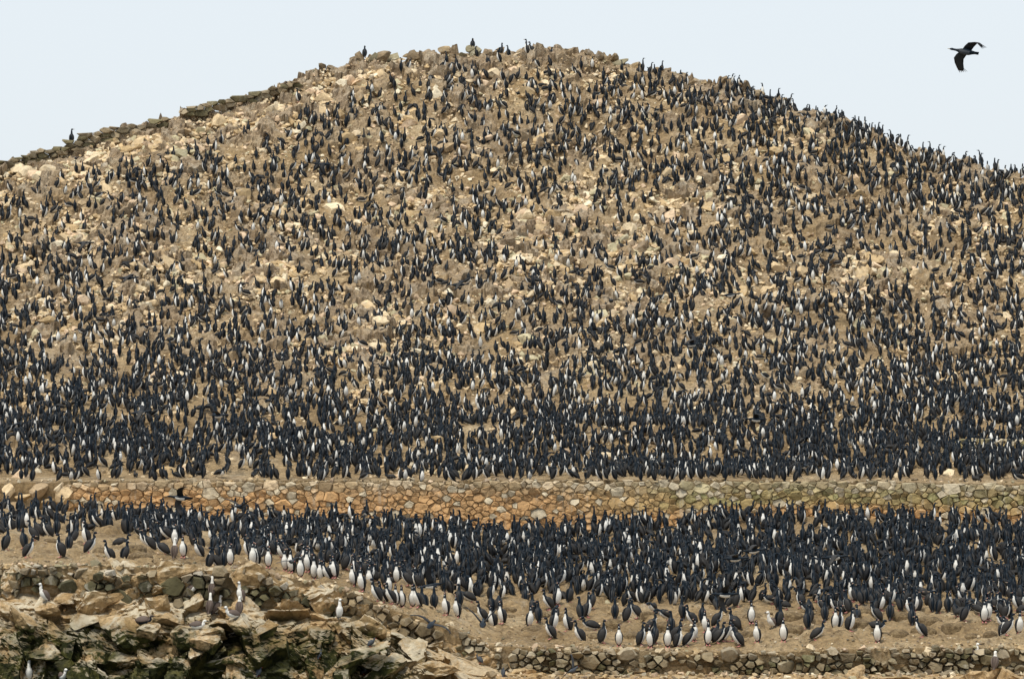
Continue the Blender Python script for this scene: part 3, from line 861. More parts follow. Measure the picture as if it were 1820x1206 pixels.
for i, (x, y, w, kind) in enumerate(CB):
    p = cliff_pt(x, y)
    ws = w / F * p[1]
    loc_ = 'on the cliff ledge below the boulder wall' if y < 1112 and x < 660 else ('low on the dark wet cliff face' if x < 560 else ('on the ridge of broken rock by the lower wall' if x < 900 else 'on the ground below the lower wall'))
    cb_n[(kind, loc_)] = cb_n.get((kind, loc_), 0) + 1
    o = link('boulder', BOULD[i % 10], loc=p + np.array([0, 0.02 * ws, -0.06 * ws]), label=f'{kind} boulder, {ordinal(cb_n[(kind, loc_)])} from left {loc_}', cat='boulder', group=f'boulders {loc_}')
    o.rotation_euler = (random.gauss(0, 0.25), random.gauss(0, 0.25), random.uniform(0, 6.28))
    o.scale = (ws * 1.15, ws * 1.0, ws * random.uniform(0.85, 1.1))

# ================================================================== birds
def loft(rings, nseg, caps=True):
    """rings: (centre, A, B) with A, B half-axis vectors; returns verts, quads-as-tris, quad ids (ring, seg)"""
    V, T, ID = [], [], []
    th = np.arange(nseg) * 2 * math.pi / nseg
    for c, A, B in rings:
        V.append(c[None] + np.cos(th)[:, None] * A[None] + np.sin(th)[:, None] * B[None])
    V = np.concatenate(V)
    for r_ in range(len(rings) - 1):
        for k in range(nseg):
            a = r_ * nseg + k; b_ = r_ * nseg + (k + 1) % nseg; c = a + nseg; d_ = b_ + nseg
            T += [(a, b_, d_), (a, d_, c)]; ID += [(r_, k), (r_, k)]
    if caps:
        for base, ctr, flip in ((0, rings[0][0], 1), ((len(rings) - 1) * nseg, rings[-1][0], 0)):
            V = np.concatenate([V, ctr[None]]); q = len(V) - 1
            for k in range(nseg):
                a, b_ = base + k, base + (k + 1) % nseg
                T.append((q, b_, a) if flip else (q, a, b_)); ID.append((-1 if flip else len(rings) - 1, k))
    return V, T, ID

class Build:
    def __init__(self): self.V = []; self.T = []; self.M = []; self.n = 0
    def add(self, V, T, M):
        self.V.append(np.asarray(V, float)); self.T.append(np.asarray(T) + self.n); self.M += list(M); self.n += len(V)
    def out(self): return np.concatenate(self.V), np.concatenate(self.T), np.array(self.M)

def sag(f, z, x=0.0):           # forward is -Y
    return np.array([x, -f, z])

POSES = {   # body pitch, neck angles, head pitch, head yaw, neck scale, hip height
    'up':     (75, (80, 97, 84), 0, 25, 1.0, 0.165),
    'up2':    (79, (86, 94, 80), 5, -60, 1.05, 0.165),
    'tall':   (80, (86, 92, 88), 8, -35, 1.35, 0.17),
    'back':   (72, (80, 100, 90), 0, 75, 0.9, 0.16),
    'relax':  (68, (70, 112, 100), -6, -20, 0.72, 0.155),
    'lean':   (56, (62, 104, 84), 0, 10, 1.0, 0.16),
    'lean2':  (43, (55, 100, 76), -4, -25, 1.05, 0.155),
    'walk':   (60, (66, 96, 80), 0, 0, 1.05, 0.165),
    'crouch': (16, (45, 98, 66), -6, 20, 0.95, 0.15),
    'lie':    (5, (45, 105, 60), -4, 35, 0.72, 0.085),
    'preen':  (70, (78, 128, 185), 215, 35, 0.85, 0.16),
    'preen2': (60, (42, -15, -50), -75, 0, 0.85, 0.16),
    'scratch': (66, (95, 140, 150), 160, 60, 0.9, 0.16),
    'twist':  (74, (70, 60, 110), 20, 100, 1.15, 0.165),
    'bow':    (30, (25, 20, -10), -25, 0, 0.9, 0.15),
}

def bird(pose, nseg=12, kind='cormorant', detail=True):
    ph, na, hp, yaw, ns, zh = POSES[pose]
    booby = kind == 'booby'; tern = kind == 'tern'
    B = Build()
    rad = math.radians
    ax = np.array([math.cos(rad(ph)), math.sin(rad(ph))])         # (f, z)
    vt = np.array([math.sin(rad(ph)), -math.cos(rad(ph))])
    hip = np.array([0.0, zh])
    fat = 1.08 if booby else 1.0
    def pt(s_): return hip + ax * s_
    rings, tag = [], []
    def ring(c2, ang, w, h, tg, yaw_=0.0, x=0.0):
        T2 = np.array([math.cos(rad(ang)), math.sin(rad(ang))])
        V2 = np.array([T2[1], -T2[0]])
        cy, sy = math.cos(rad(yaw_)), math.sin(rad(yaw_))
        A = np.array([V2[0] * h * sy, -V2[0] * h * cy, V2[1] * h])
        L = np.array([cy, sy, 0.0]) * w
        rings.append((sag(c2[0], c2[1], x), A, L)); tag.append(tg)
    rump = pt(-0.10)
    ta = min(ph, 38) if ph > 30 else ph - 6
    td = np.array([math.cos(rad(ta)), math.sin(rad(ta))])
    tip = rump - td * 0.15; tip[1] = max(tip[1], 0.012)
    midt = rump - td * 0.07; midt[1] = max(midt[1], 0.03)
    ring(tip, ta, 0.036, 0.005, 'tail')
    ring(midt, ta, 0.040, 0.014, 'tail')
    ring(rump, ph, 0.052 * fat, 0.048, 'rump')
    body = [(-0.04, 0.080, 0.076), (0.04, 0.098, 0.096), (0.12, 0.102, 0.101), (0.19, 0.090, 0.089), (0.235, 0.071, 0.070)]
    if not detail: body = [body[0], body[2], body[4]]
    for k, (s_, w, h) in enumerate(body):
        ring(pt(s_) + vt * 0.012, ph, w * fat, h * fat, 'body')
    c2 = pt(0.255); prev = ph
    nr = [(0.052, 0.054), (0.041, 0.043), (0.035, 0.037)]
    if booby: nr = [(0.058, 0.058), (0.048, 0.048), (0.042, 0.043)]
    if tern: nr = [(0.05, 0.05), (0.045, 0.045), (0.042, 0.042)]; ns = ns * 0.5
    for k in range(3):
        a = na[k]
        ring(c2, (a + prev) / 2, nr[k][0], nr[k][1], 'neck%d' % k)
        c2 = c2 + np.array([math.cos(rad(a)), math.sin(rad(a))]) * 0.066 * ns
        prev = a
    # head, turned about the top of the neck
    hd = np.array([math.cos(rad(hp)), math.sin(rad(hp))])
    cy, sy = math.cos(rad(yaw)), math.sin(rad(yaw))
    hw = 1.22 if booby else 1.0
    bl = 0.085 if booby else (0.05 if tern else 0.068)
    steps = [(-0.012, 0.031, 0.032, 'head'), (0.018, 0.036, 0.036, 'head'), (0.052, 0.031, 0.030, 'head'), (0.075, 0.015, 0.016, 'face'), (0.080, 0.011, 0.012, 'bill'), (0.08 + bl, 0.004, 0.005, 'bill')]
    if not detail: rings.pop(1); tag.pop(1)
    if not detail: steps = [steps[1], steps[2], steps[3], steps[5]]
    for d_, w, h, tg in steps:
        q = c2 + np.array([hd[0] * d_ * cy, hd[1] * d_])
        ring(q, hp if abs(hp) < 90 else hp, w * hw, h * hw, tg, yaw_=yaw, x=hd[0] * d_ * sy)
    V, T, ID = loft(rings, nseg)
    M = []
    mids = [(k + 0.5) * 360.0 / nseg for k in range(nseg)]
    for (r_, k) in ID:
        a = mids[k]; a = min(a, 360 - a)
        tg = tag[max(r_, 0)]; tg2 = tag[min(r_ + 1, len(tag) - 1)]
        m = K_
        if booby:
            m = W_
            if tg == 'tail' or (tg in ('rump', 'body') and a > 100): m = M_
            if tg in ('face', 'bill'): m = G_
        elif kind == 'gull':
            m = M_ if (tg in ('tail', 'rump') or a > 95) else K_
        elif tern:
            m = G_
            if tg == 'bill' or tg == 'face': m = R_
        else:
            if tg == 'body' and a < (61 if detail else 70): m = W_
            if tg == 'rump' and tg2 == 'body' and a < 50: m = W_
            if tg == 'neck0' and a < 50: m = W_
            if tg == 'neck2' and a < 24 and detail: m = W_
            if tg == 'tail': m = S_
            if tg == 'bill': m = B_
            if tg == 'face': m = P_ if detail else K_
        M.append(m)
    B.add(V, T, M)
    # folded wings
    wm = M_ if (booby or kind == 'gull') else (G_ if tern else S_)
    ws = [(0.235, 0.012, 0.030, 0.03), (0.17, 0.022, 0.070, 0.05), (0.05, 0.026, 0.086, 0.055), (-0.06, 0.020, 0.062, 0.050), (-0.155, 0.006, 0.020, 0.040)]
    if not detail: ws = [ws[0], ws[1], (0.0, 0.024, 0.080, 0.055), ws[4]]
    wid = tab([-0.16, -0.04, 0.04, 0.12, 0.19, 0.24], [0.032, 0.073, 0.091, 0.095, 0.085, 0.066])
    for sd in (-1, 1):
        rg = []
        for (s_, wt_, wh, dor) in ws:
            c3 = pt(s_) - vt * dor
            if c3[1] < 0.02: c3[1] = 0.02
            x = sd * (float(wid(s_)) * fat * 0.90)
            A = sag(vt[0] * wh, vt[1] * wh)
            L = np.array([wt_, 0, 0])
            A2 = A + np.array([sd * 0.30 * wh, 0, 0])             # lower edge tucks round the flank
            rg.append((sag(c3[0], c3[1], x), A2, L))
        V, T, ID = loft(rg, 8 if detail else 4, detail)
        B.add(V, T, [wm] * len(T))
    # legs and webbed feet
    fm = G_ if booby else (R_ if tern else P_)
    for sd in (-1, 1):
        x = sd * 0.042
        stride = (0.05 * sd if pose == 'walk' else 0.0)
        top = pt(-0.05) + vt * 0.03
        if zh < 0.1 or not detail: continue
        if detail:
            rg = [(sag(top[0], max(top[1], 0.06), x), np.array([0, -0.022, 0]), np.array([0.022, 0, 0])), (sag(top[0] + stride * 0.5 + 0.004, 0.055, x), np.array([0, -0.010, 0]), np.array([0.010, 0, 0])), (sag(top[0] + stride, 0.008, x), np.array([0, -0.009, 0]), np.array([0.009, 0, 0]))]
            V, T, ID = loft(rg, 5)
            B.add(V, T, [K_ if (i[0] == 0 and not booby) else fm for i in ID])
        f0 = top[0] + stride - 0.015
        V = [sag(f0, 0.004, x), sag(f0 + 0.10, 0.004, x - 0.038), sag(f0 + 0.115, 0.004, x + 0.004 * sd), sag(f0 + 0.10, 0.004, x + 0.038), sag(f0 + 0.01, 0.032, x)]
        T = [(0, 1, 2), (0, 2, 3), (4, 2, 1), (4, 3, 2), (0, 4, 1), (0, 3, 4)]
        B.add(V, T, [fm] * 6)
    V, T, M = B.out()
    return V * 1.10, T, M

# ---- ground points for every bird
FAR = {k: [bird(k, 6, 'cormorant', False), bird(k, 5, 'cormorant', False)] for k in POSES}
NEAR = {k: mesh_np('cormorant', *bird(k, 12)[:2], BIRD_MATS, bird(k, 12)[2]) for k in POSES}

# hand surveyed birds: foot x, foot y, pose, heading (0 to the camera, 90 to the right, 180 away), zone
HAND = [
 (941,1110,'up',20,'g'),(957.5,1106,'back',190,'g'),(977,1083,'lean',-70,'g'),(990,1081,'up2',35,'g'),(986,1100,'preen2',160,'g'),(981,1131,'walk',-75,'f'),(984,1126,'up',45,'g'),(1010,1120,'up',-60,'g'),
 (1033,1138,'walk',-70,'f'),(1070,1143,'up2',110,'f'),(1100,1142,'up',0,'f'),(1056,1114,'crouch',-75,'g'),(1032,1094,'up',-150,'g'),(1043,1089,'tall',75,'g'),(1093,1094,'up2',178,'g'),(876.5,1112,'up',-50,'g'),
 (893,1115,'up',-45,'g'),(874,1089,'tall',-150,'g'),(887,1078,'preen2',185,'g'),(934,1070,'back',180,'g'),(1012,1078,'up',140,'g'),(948,1089,'back',200,'g'),(1051,1081,'relax',150,'g'),
 (1138,1145,'up',85,'f'),(1156,1149,'up',-20,'f'),(1163,1143,'back',165,'g'),(1186.5,1149,'up',0,'f'),(1200,1137,'walk',75,'g'),(1204,1149,'up',70,'f'),(1221,1147,'lean',80,'f'),(1233,1141,'up2',25,'f'),(1232,1107,'lean',-75,'g'),
 (1258,1148,'tall',10,'f'),(1267,1143,'lean',120,'g'),(1255,1125,'up',-30,'g'),(1275,1147,'lean',80,'f'),(1288,1145,'walk',70,'f'),(1304,1140,'up',-60,'f'),(1314,1147,'lean',-75,'f'),(1272,1111,'walk',85,'g'),(1346,1143,'up',-25,'f'),
 (1335,1122,'up2',5,'g'),(1309,1122,'lean',-110,'g'),(1193,1121,'back',180,'g'),(1185,1099,'bow',-60,'g'),(1154,1117,'lean',85,'g'),(1114,1114,'up',115,'g'),(1133,1095,'lean',-95,'g'),(1162,1086,'bow',-30,'g'),(1213,1097,'up2',-160,'g'),(1248,1100,'relax',170,'g'),
 (1393,1150,'up',-15,'f'),(1448.5,1145,'lean2',85,'f'),(1484,1127,'up',5,'g'),(1491,1124,'tall',80,'g'),(1510,1128,'up',60,'g'),(1523,1110,'crouch',175,'g'),(1560,1140,'up',-15,'f'),(1552,1122,'lie',70,'g'),(1435,1129,'up2',-165,'g'),(1439,1108,'relax',170,'g'),(1466,1111,'back',180,'g'),
 (1385,1117,'tall',130,'g'),(1561,1106,'lean',-100,'g'),(1640,1135,'lean',-75,'f'),(1621,1111,'back',180,'g'),(1713,1116,'relax',120,'g'),(1749,1118,'up',0,'g'),(1756,1115,'up2',15,'g'),(1781,1137,'up',20,'f'),(1788,1142,'lean',75,'f'),(1786,1117,'lean2',-70,'g'),(1582,1102,'up',170,'g'),
 (1705,1102,'crouch',100,'g'),(1811,1134,'up',10,'f'),
 (671.6,1069,'walk',-60,'e'),(683,1069,'walk',-55,'e'),(697,1076,'lean',-55,'e'),(704,1074,'up',-10,'e'),(714.6,1076,'up',-10,'e'),(733.5,1081,'up',-5,'e'),(743.6,1091,'walk',-40,'e'),(755,1083,'lean',-150,'g'),(771.4,1083,'up2',178,'g'),(793,1092,'up',-30,'e'),(813,1095,'up',-30,'e'),
 (860,1104,'walk',-75,'g'),(789,1056,'up',180,'g'),(837,1066,'bow',-80,'g'),(817,1076,'back',190,'g'),(726,1057,'lean',-100,'g'),(690,1053,'up',10,'g'),(768,1061,'relax',180,'g'),
 (449,1007,'up',5,'e'),(457,1007,'up',-25,'e'),(477,1011,'up',0,'e'),(507,1015,'up',-10,'e'),(518.5,1018,'up2',-30,'e'),(534,1024,'up',0,'e'),(547.5,1022,'up',-20,'e'),(558,1025,'tall',0,'e'),(571.5,1029,'up',-30,'e'),(584,1033,'lean',-50,'e'),(595.5,1036,'up',-35,'e'),(628,1044,'up',-25,'e'),(643.5,1051,'up',-25,'e'),(657,1041,'up',-10,'e'),
 (269,982,'lean',-90,'l'),(293,988,'lean2',-100,'l'),(311,979,'up',0,'l'),(326,994,'up',-10,'l'),(356,993,'lean',-45,'l'),(373,1005,'relax',140,'l'),(385,1005,'lean',-75,'l'),(398,1002,'back',180,'l'),(409.5,1005,'up',0,'l'),(298,967,'lean2',-60,'l'),(277,969,'lean',-60,'l'),(260,972,'lean',-70,'l'),
 (10,981,'back',140,'l'),(48,992,'walk',80,'l'),(43,979,'relax',-150,'l'),(62,973,'lean',-110,'l'),(88,967,'walk',-75,'l'),(109,992,'up',-95,'l'),(122.5,983,'back',180,'l'),(157,998,'lean',85,'l'),(154,976,'up',-50,'l'),(197,998,'walk',-60,'l'),(221,998,'relax',140,'l'),(210,977,'crouch',80,'l'),(34,954,'back',180,'l'),(71,950,'lean',-110,'l'),(101,953,'up2',180,'l'),(130,967,'lean',140,'l'),
]
ZONE = {'f': ('in the front row above the lower wall', 'front row above the lower wall'), 'g': ('on bare earth before the packed crowd', 'on the bare earth before the packed crowd'),
        'e': ('in the file along the cliff edge', 'file along the cliff edge'), 'l': ('at the left end above the boulder wall', 'on the terrace above the boulder wall')}
POSE_WORD = {'crouch': 'crouching', 'lie': 'lying', 'preen': 'preening', 'preen2': 'head-down', 'bow': 'bowing', 'scratch': 'neck-curled', 'twist': 'head-turned', 'tall': 'stretched', 'lean2': 'stooping', 'lean': 'leaning', 'walk': 'striding'}
def facing_word(h):
    h = (h + 180) % 360 - 180
    if abs(h) <= 35: return 'white-fronted', 'facing the camera'
    if abs(h) >= 130: return 'dark-backed', 'facing away'
    return 'black and white', ('facing right' if h > 0 else 'facing left')

def scan(o, sc):
    return o
def put_cormorant(x, y, p, pose, head, sc, label, group):
    o = link('cormorant', NEAR[pose], loc=p, label=label, cat='bird', group=group)
    o.rotation_euler = (0, 0, R(head)); o.scale = (sc, sc, sc)
    return o

placed = []                      # (X, Y) of every standing bird
cell = {}
def free(p, rmin):
    gx, gy = int(p[0] // 0.5), int(p[1] // 0.5)
    for dx in (-1, 0, 1):
        for dy in (-1, 0, 1):
            for q in cell.get((gx + dx, gy + dy), ()):
                if (q[0] - p[0]) ** 2 + (q[1] - p[1]) ** 2 < rmin * rmin:
                    return False
    return True
def take(p):
    cell.setdefault((int(p[0] // 0.5), int(p[1] // 0.5)), []).append((p[0], p[1]))

by_zone = {}
for h in HAND: by_zone.setdefault(h[4], []).append(h)
for z, lst in by_zone.items():
    lst.sort(key=lambda h: h[0])
    for n, (x, y, pose, head, _) in enumerate(lst):
        p = terr_pt(x, y)
        take(p)
        a, f_ = facing_word(head)
        pw = POSE_WORD.get(pose, '')
        lab = f"{pw + ' ' if pw else ''}{a} cormorant, {ordinal(n + 1)} from left {ZONE[z][0]}"
        put_cormorant(x, y, p, pose, head, random.uniform(0.97, 1.06), lab, 'cormorants ' + ZONE[z][1])

# ---- the colony
y_cf = tab([-150, 0, 60, 150, 300, 380, 450, 550, 640, 700, 760, 830, 900, 1100, 1300, 1500, 1815, 1980], [955, 955, 955, 958, 972, 985, 1000, 1022, 1046, 1052, 1060, 1060, 1066, 1074, 1086, 1094, 1104, 1104])
def colony(N, terrace):
    x = rng.uniform(-110, 1930, N)
    if terrace:
        y = rng.uniform(885, 1112, N)
        dn = np.full(N, 0.0135)
        dn *= np.clip((y - y_wbase(x)) / 16.0 + 0.35, 0, 1) * (y > y_wbase(x) + 1)
        e_ = y_cf(x) - y + 7 * fbm(x / 40.0, y / 40.0, 2, 311)
        dn *= np.clip(e_ / 10.0, 0, 1)
        dn *= np.where(x < 420, np.clip(0.45 + x / 700.0, 0, 1), 1)
        dn *= np.clip(1.0 + 1.1 * fbm(x / 60.0, y / 30.0, 3, 301), 0.3, 1.2)
    else:
        y = rng.uniform(95, 856, N)
        dn = np.interp(y, [95, 200, 300, 400, 520, 580, 700, 760, 830, 846, 856], [0.0044, 0.0054, 0.0054, 0.0050, 0.0050, 0.0062, 0.0098, 0.0165, 0.0175, 0.0115, 0.0045])
        dn *= np.clip((y - np.where(x > 1270, y_ridge(x) - 60, y_bare(x))) / 40.0, 0, 1) * (y > y_ridge(x) + np.where(x > 1270, -1.0, 4.0))
        rt = np.clip((x - 1050) / 300.0, 0, 1) * np.clip((y_ridge(x) + 130 - y) / 90.0, 0, 1)
        dn *= 1 + 0.9 * rt
        dn *= 1 + 1.4 * np.clip((x - 1250) / 60.0, 0, 1) * np.clip((y_ridge(x) + 9 - y) / 5.0, 0, 1)
        dn *= 1 - 0.72 * outcrop(x, y)
        dn *= 1 - 0.7 * np.exp(-((y - 768 - 5 * vnoise(x / 60.0, x * 0, 9)) / 5.0) ** 2) * np.clip((x - 700) / 200.0, 0, 1)
        dn *= np.clip(1.05 + 1.15 * fbm(x / 70.0, y / 38.0, 3, 305), 0.40, 1.6)
        dn *= np.where((x < 420) & (y > 700), 1.0, 1.0)
        dn *= np.interp(x, [0, 400, 900, 1400, 1900], [0.95, 0.95, 1.0, 1.12, 1.15])
    return x, y, dn
PB = {'up': 16, 'up2': 14, 'tall': 8, 'back': 14, 'relax': 11, 'lean': 12, 'lean2': 7, 'walk': 3, 'crouch': 6, 'lie': 5, 'preen': 6, 'preen2': 5, 'bow': 4, 'scratch': 4, 'twist': 8}
pk = list(PB); pv = np.array([PB[k] for k in pk], float); pv /= pv.sum()
crowd = []
for terrace, N in ((True, 130000), (False, 400000)):
    x, y, dn = colony(N, terrace)
    A = 2040 * (227 if terrace else 761) / N
    keep = rng.uniform(0, 1, N) < dn * A * (1.5 if terrace else 1.25)
    x, y = x[keep], y[keep]
    pts = terr_pt(x, y) if terrace else hill_pt(x, y)
    for i in range(len(x)):
        r0 = 0.22 if terrace else 0.205
        if not free(pts[i], r0): continue
        take(pts[i])
        pose = pk[rng.choice(len(pk), p=pv)]
        u = rng.uniform()
        q1, q2, q3 = (0.60, 0.75, 0.90) if terrace else (0.60, 0.75, 0.91)
        if u < q1: head = rng.normal(180, 36)
        elif u < q2: head = rng.normal(-88, 24)
        elif u < q3: head = rng.normal(88, 24)
        else: head = rng.normal(0, 35)
        crowd.append((pts[i], pose, head, rng.uniform(0.92, 1.06) * (0.95 if terrace else float(np.interp(y[i], [350, 700], [0.92, 0.85]))), x[i], y[i], terrace))
# single sentinels on the skyline and the two birds on the ledge left of the wall
for (x, y, pose, head, lab) in [(128, 246, 'up2', 180, 'lone dark cormorant standing on the slab wall against the sky, left skyline'), (840, 98, 'preen', 180, 'dark cormorant preening on the skyline at the summit of the hill'),
                                (889, 102, 'lean', 150, 'cormorant with raised neck on the summit skyline, next after the preening one'), (937, 104, 'tall', -80, 'stretched cormorant looking left on the summit skyline rocks'), (948, 105, 'lean', -100, 'leaning cormorant on the summit just behind the stretched one'),
                                (531, 186, 'up', -70, 'lone cormorant on the bare upper left slope below the broken skyline wall'), (648, 112, 'relax', 180, 'dark cormorant on the brown rocks at the summit shoulder')]:
    p = hill_pt(x, y)
    if x == 128: p = hill_pt(x, y_ridge(x)) + np.array([0, -0.2, 0.18])
    take(p)
    put_cormorant(x, y, p, pose, head, 1.02, lab, 'cormorants on the skyline')
crowd.sort(key=lambda c: c[0][1] + (1000 if not (0 < c[4] < 1820) else 0))
NEAR_N = 300 - len(HAND) - 7
for (p, pose, head, sc, x, y, terrace) in crowd[:NEAR_N]:
    a, f_ = facing_word(head)
    pw = POSE_WORD.get(pose, 'upright')
    z_ = 'l' if x < 420 else ('e' if x < 860 else 'f')
    row = by_zone[z_]
    n_ = int(np.argmin([abs(h_[0] - x) for h_ in row])) + 1
    rowname = {'l': 'left terrace group', 'e': 'cliff edge file', 'f': 'front row'}[z_]
    gname = {'l': 'cormorants in the thin left end of the crowd', 'e': 'cormorants on the crowd rim behind the cliff edge', 'f': 'cormorants on the crowd rim behind the front row'}[z_]
    put_cormorant(x, y, p, pose, head, sc, f"{pw} {a.replace('black and white', 'pied')} cormorant {f_} in the crowd behind {ordinal(n_)} bird of {rowname}", gname)
VV, TT, MM = [], [], []
off = 0
for (p, pose, head, sc, x, y, terrace) in crowd[NEAR_N:]:
    V, T, M = FAR[pose][1 if y < 720 else 0]
    if rng.uniform() < 0.5: V = V * np.array([-1, 1, 1]); T = T[:, ::-1]
    v = (V * sc * np.array([rng.uniform(0.86, 1.0), 0.94, rng.uniform(0.94, 1.08)])) @ (rotz(R(head)) @ rotx(rng.normal(0, 0.09))).T + p
    VV.append(v); TT.append(T + off); MM.append(M); off += len(V)
print('colony', len(crowd), 'tris', sum(len(t_) for t_ in TT))
link('cormorant_crowd', mesh_np('cormorant_crowd', np.concatenate(VV), np.concatenate(TT), BIRD_MATS, np.concatenate(MM)), kind='stuff', label='dense crowd of cormorants covering the hill and the terrace')

# ---- boobies and terns stand on whatever rock is there: find its top with a ray
bpy.context.view_layer.update()
DG = bpy.context.evaluated_depsgraph_get()
from mathutils import Vector, Matrix
def perch(px, py):
    d_ = Vector(P(px, py, 1.0)).normalized()
    org, left_ = Vector((0, 0, 0)), 140.0
    for _ in range(12):
        ok_, hit, _n, _i, ob, _m = SC.ray_cast(DG, org, d_, distance=left_)
        if not ok_: return cliff_pt(px, py)
        if not ob.name.startswith(('cormorant', 'flying')): break
        org = hit + d_ * 0.02
    top = hit + Vector((0, 0.04, 0.20))
    ok2, h2, _n, _i, ob2, _m = SC.ray_cast(DG, top, Vector((0, 0, -1)), distance=0.5)
    if ok2 and not ob2.name.startswith('cormorant'): hit = h2
    return np.array(hit)
def put(name, kind, pose, x, y, head, sc, label, group, cat, where='cliff', dy=0.0):
    V, T, M = bird(pose, 12, kind)
    me = mesh_np(name, V, T, BIRD_MATS, M)
    p = perch(x, min(y, 1206)) if where == 'cliff' else terr_pt(x, y)
    if y > 1206: p[2] -= (y - 1206) / F * p[1]
    o = link(name, me, loc=p + np.array([0, 0, dy]), label=label, cat=cat, group=group)
    o.rotation_euler = (0, 0, R(head)); o.scale = (sc, sc, sc)
    return o
GB = 'white headed boobies on the cliff'
for (x, y, pose, head, lab, where) in [
    (309.6, 1006, 'up2', 170, 'white headed booby standing on the terrace edge above the boulder wall', 'terr'),
    (336, 1058, 'lean2', 70, 'booby looking right on a whitish boulder under the boulder wall', 'cliff'),
    (376, 1072, 'up', 170, 'hindmost booby of the three bunched on the pale pillar', 'cliff'),
    (372, 1090, 'up', 160, 'middle booby of the three bunched on the pale pillar', 'cliff'),
    (383, 1094, 'lean', 120, 'front booby of the three bunched on the pale pillar, looking right', 'cliff'),
    (428.6, 1072, 'up', -50, 'upright booby facing left alone at the foot of the boulder wall', 'cliff'),
    (418, 1102, 'crouch', -60, 'crouched booby bending its head down on the ledge', 'cliff'),
    (425, 1092, 'relax', 180, 'booby half hidden behind the crouched booby', 'cliff'),
    (346, 1119, 'lie', 75, 'sitting booby facing right on top of the big white capped boulder', 'cliff'),
    (413.5, 1136, 'up', 40, 'slim white booby facing the camera in the niche below the ledge', 'cliff'),
    (81, 1073, 'lean', -60, 'brown backed booby stooping on the whitish rocks far left', 'cliff'),
    (602.5, 1102, 'up', 20, 'mottled booby facing the camera on the middle cliff shoulder', 'cliff'),
    (625, 1092, 'crouch', 140, 'booby with head tucked in on the middle cliff shoulder', 'cliff'),
    (51, 1212, 'up', 10, 'booby head showing at the very bottom in the dark cleft', 'cliff'),
    (109, 1213, 'crouch', 30, 'booby crouching at the bottom edge beside a mossy boulder', 'cliff'),
    (1373, 1121, 'lean2', -40, 'only booby on bare earth among the front terrace cormorants', 'terr'),
    (1729, 1186, 'lean', 50, 'slender white booby standing at the foot of the lower wall', 'cliff'),
    (1768, 1198, 'relax', 160, 'booby resting on the pale slab right of the slender one', 'cliff')]:
    put('booby', 'booby', pose, x, y, head, 0.86, lab, GB if where == 'cliff' else None, 'bird', where)
put('gull', 'gull', 'lie', 250, 1110, 75, 0.95, 'dark grey gull lying on the cliff ledge left of the boobies', None, 'bird')
for (x, y, head, lab) in [(459, 1203, 150, 'small slate tern at the foot of the pale rib of rock'), (567, 1170, 160, 'small slate tern perched in the dark cleft of the cliff'), (657.6, 1150, 100, 'small slate tern on a tan block high on the cliff columns'),
                          (647, 1198, 80, 'small slate tern sitting in a hole near the cliff foot'), (854, 1182, -120, 'small slate tern in the cave beside the lower wall'), (894, 1202, 175, 'small slate tern standing on the ground below the lower wall')]:
    put('tern', 'tern', 'lean2', x, y, head, 0.52, lab, 'slate terns on the cliff', 'bird')

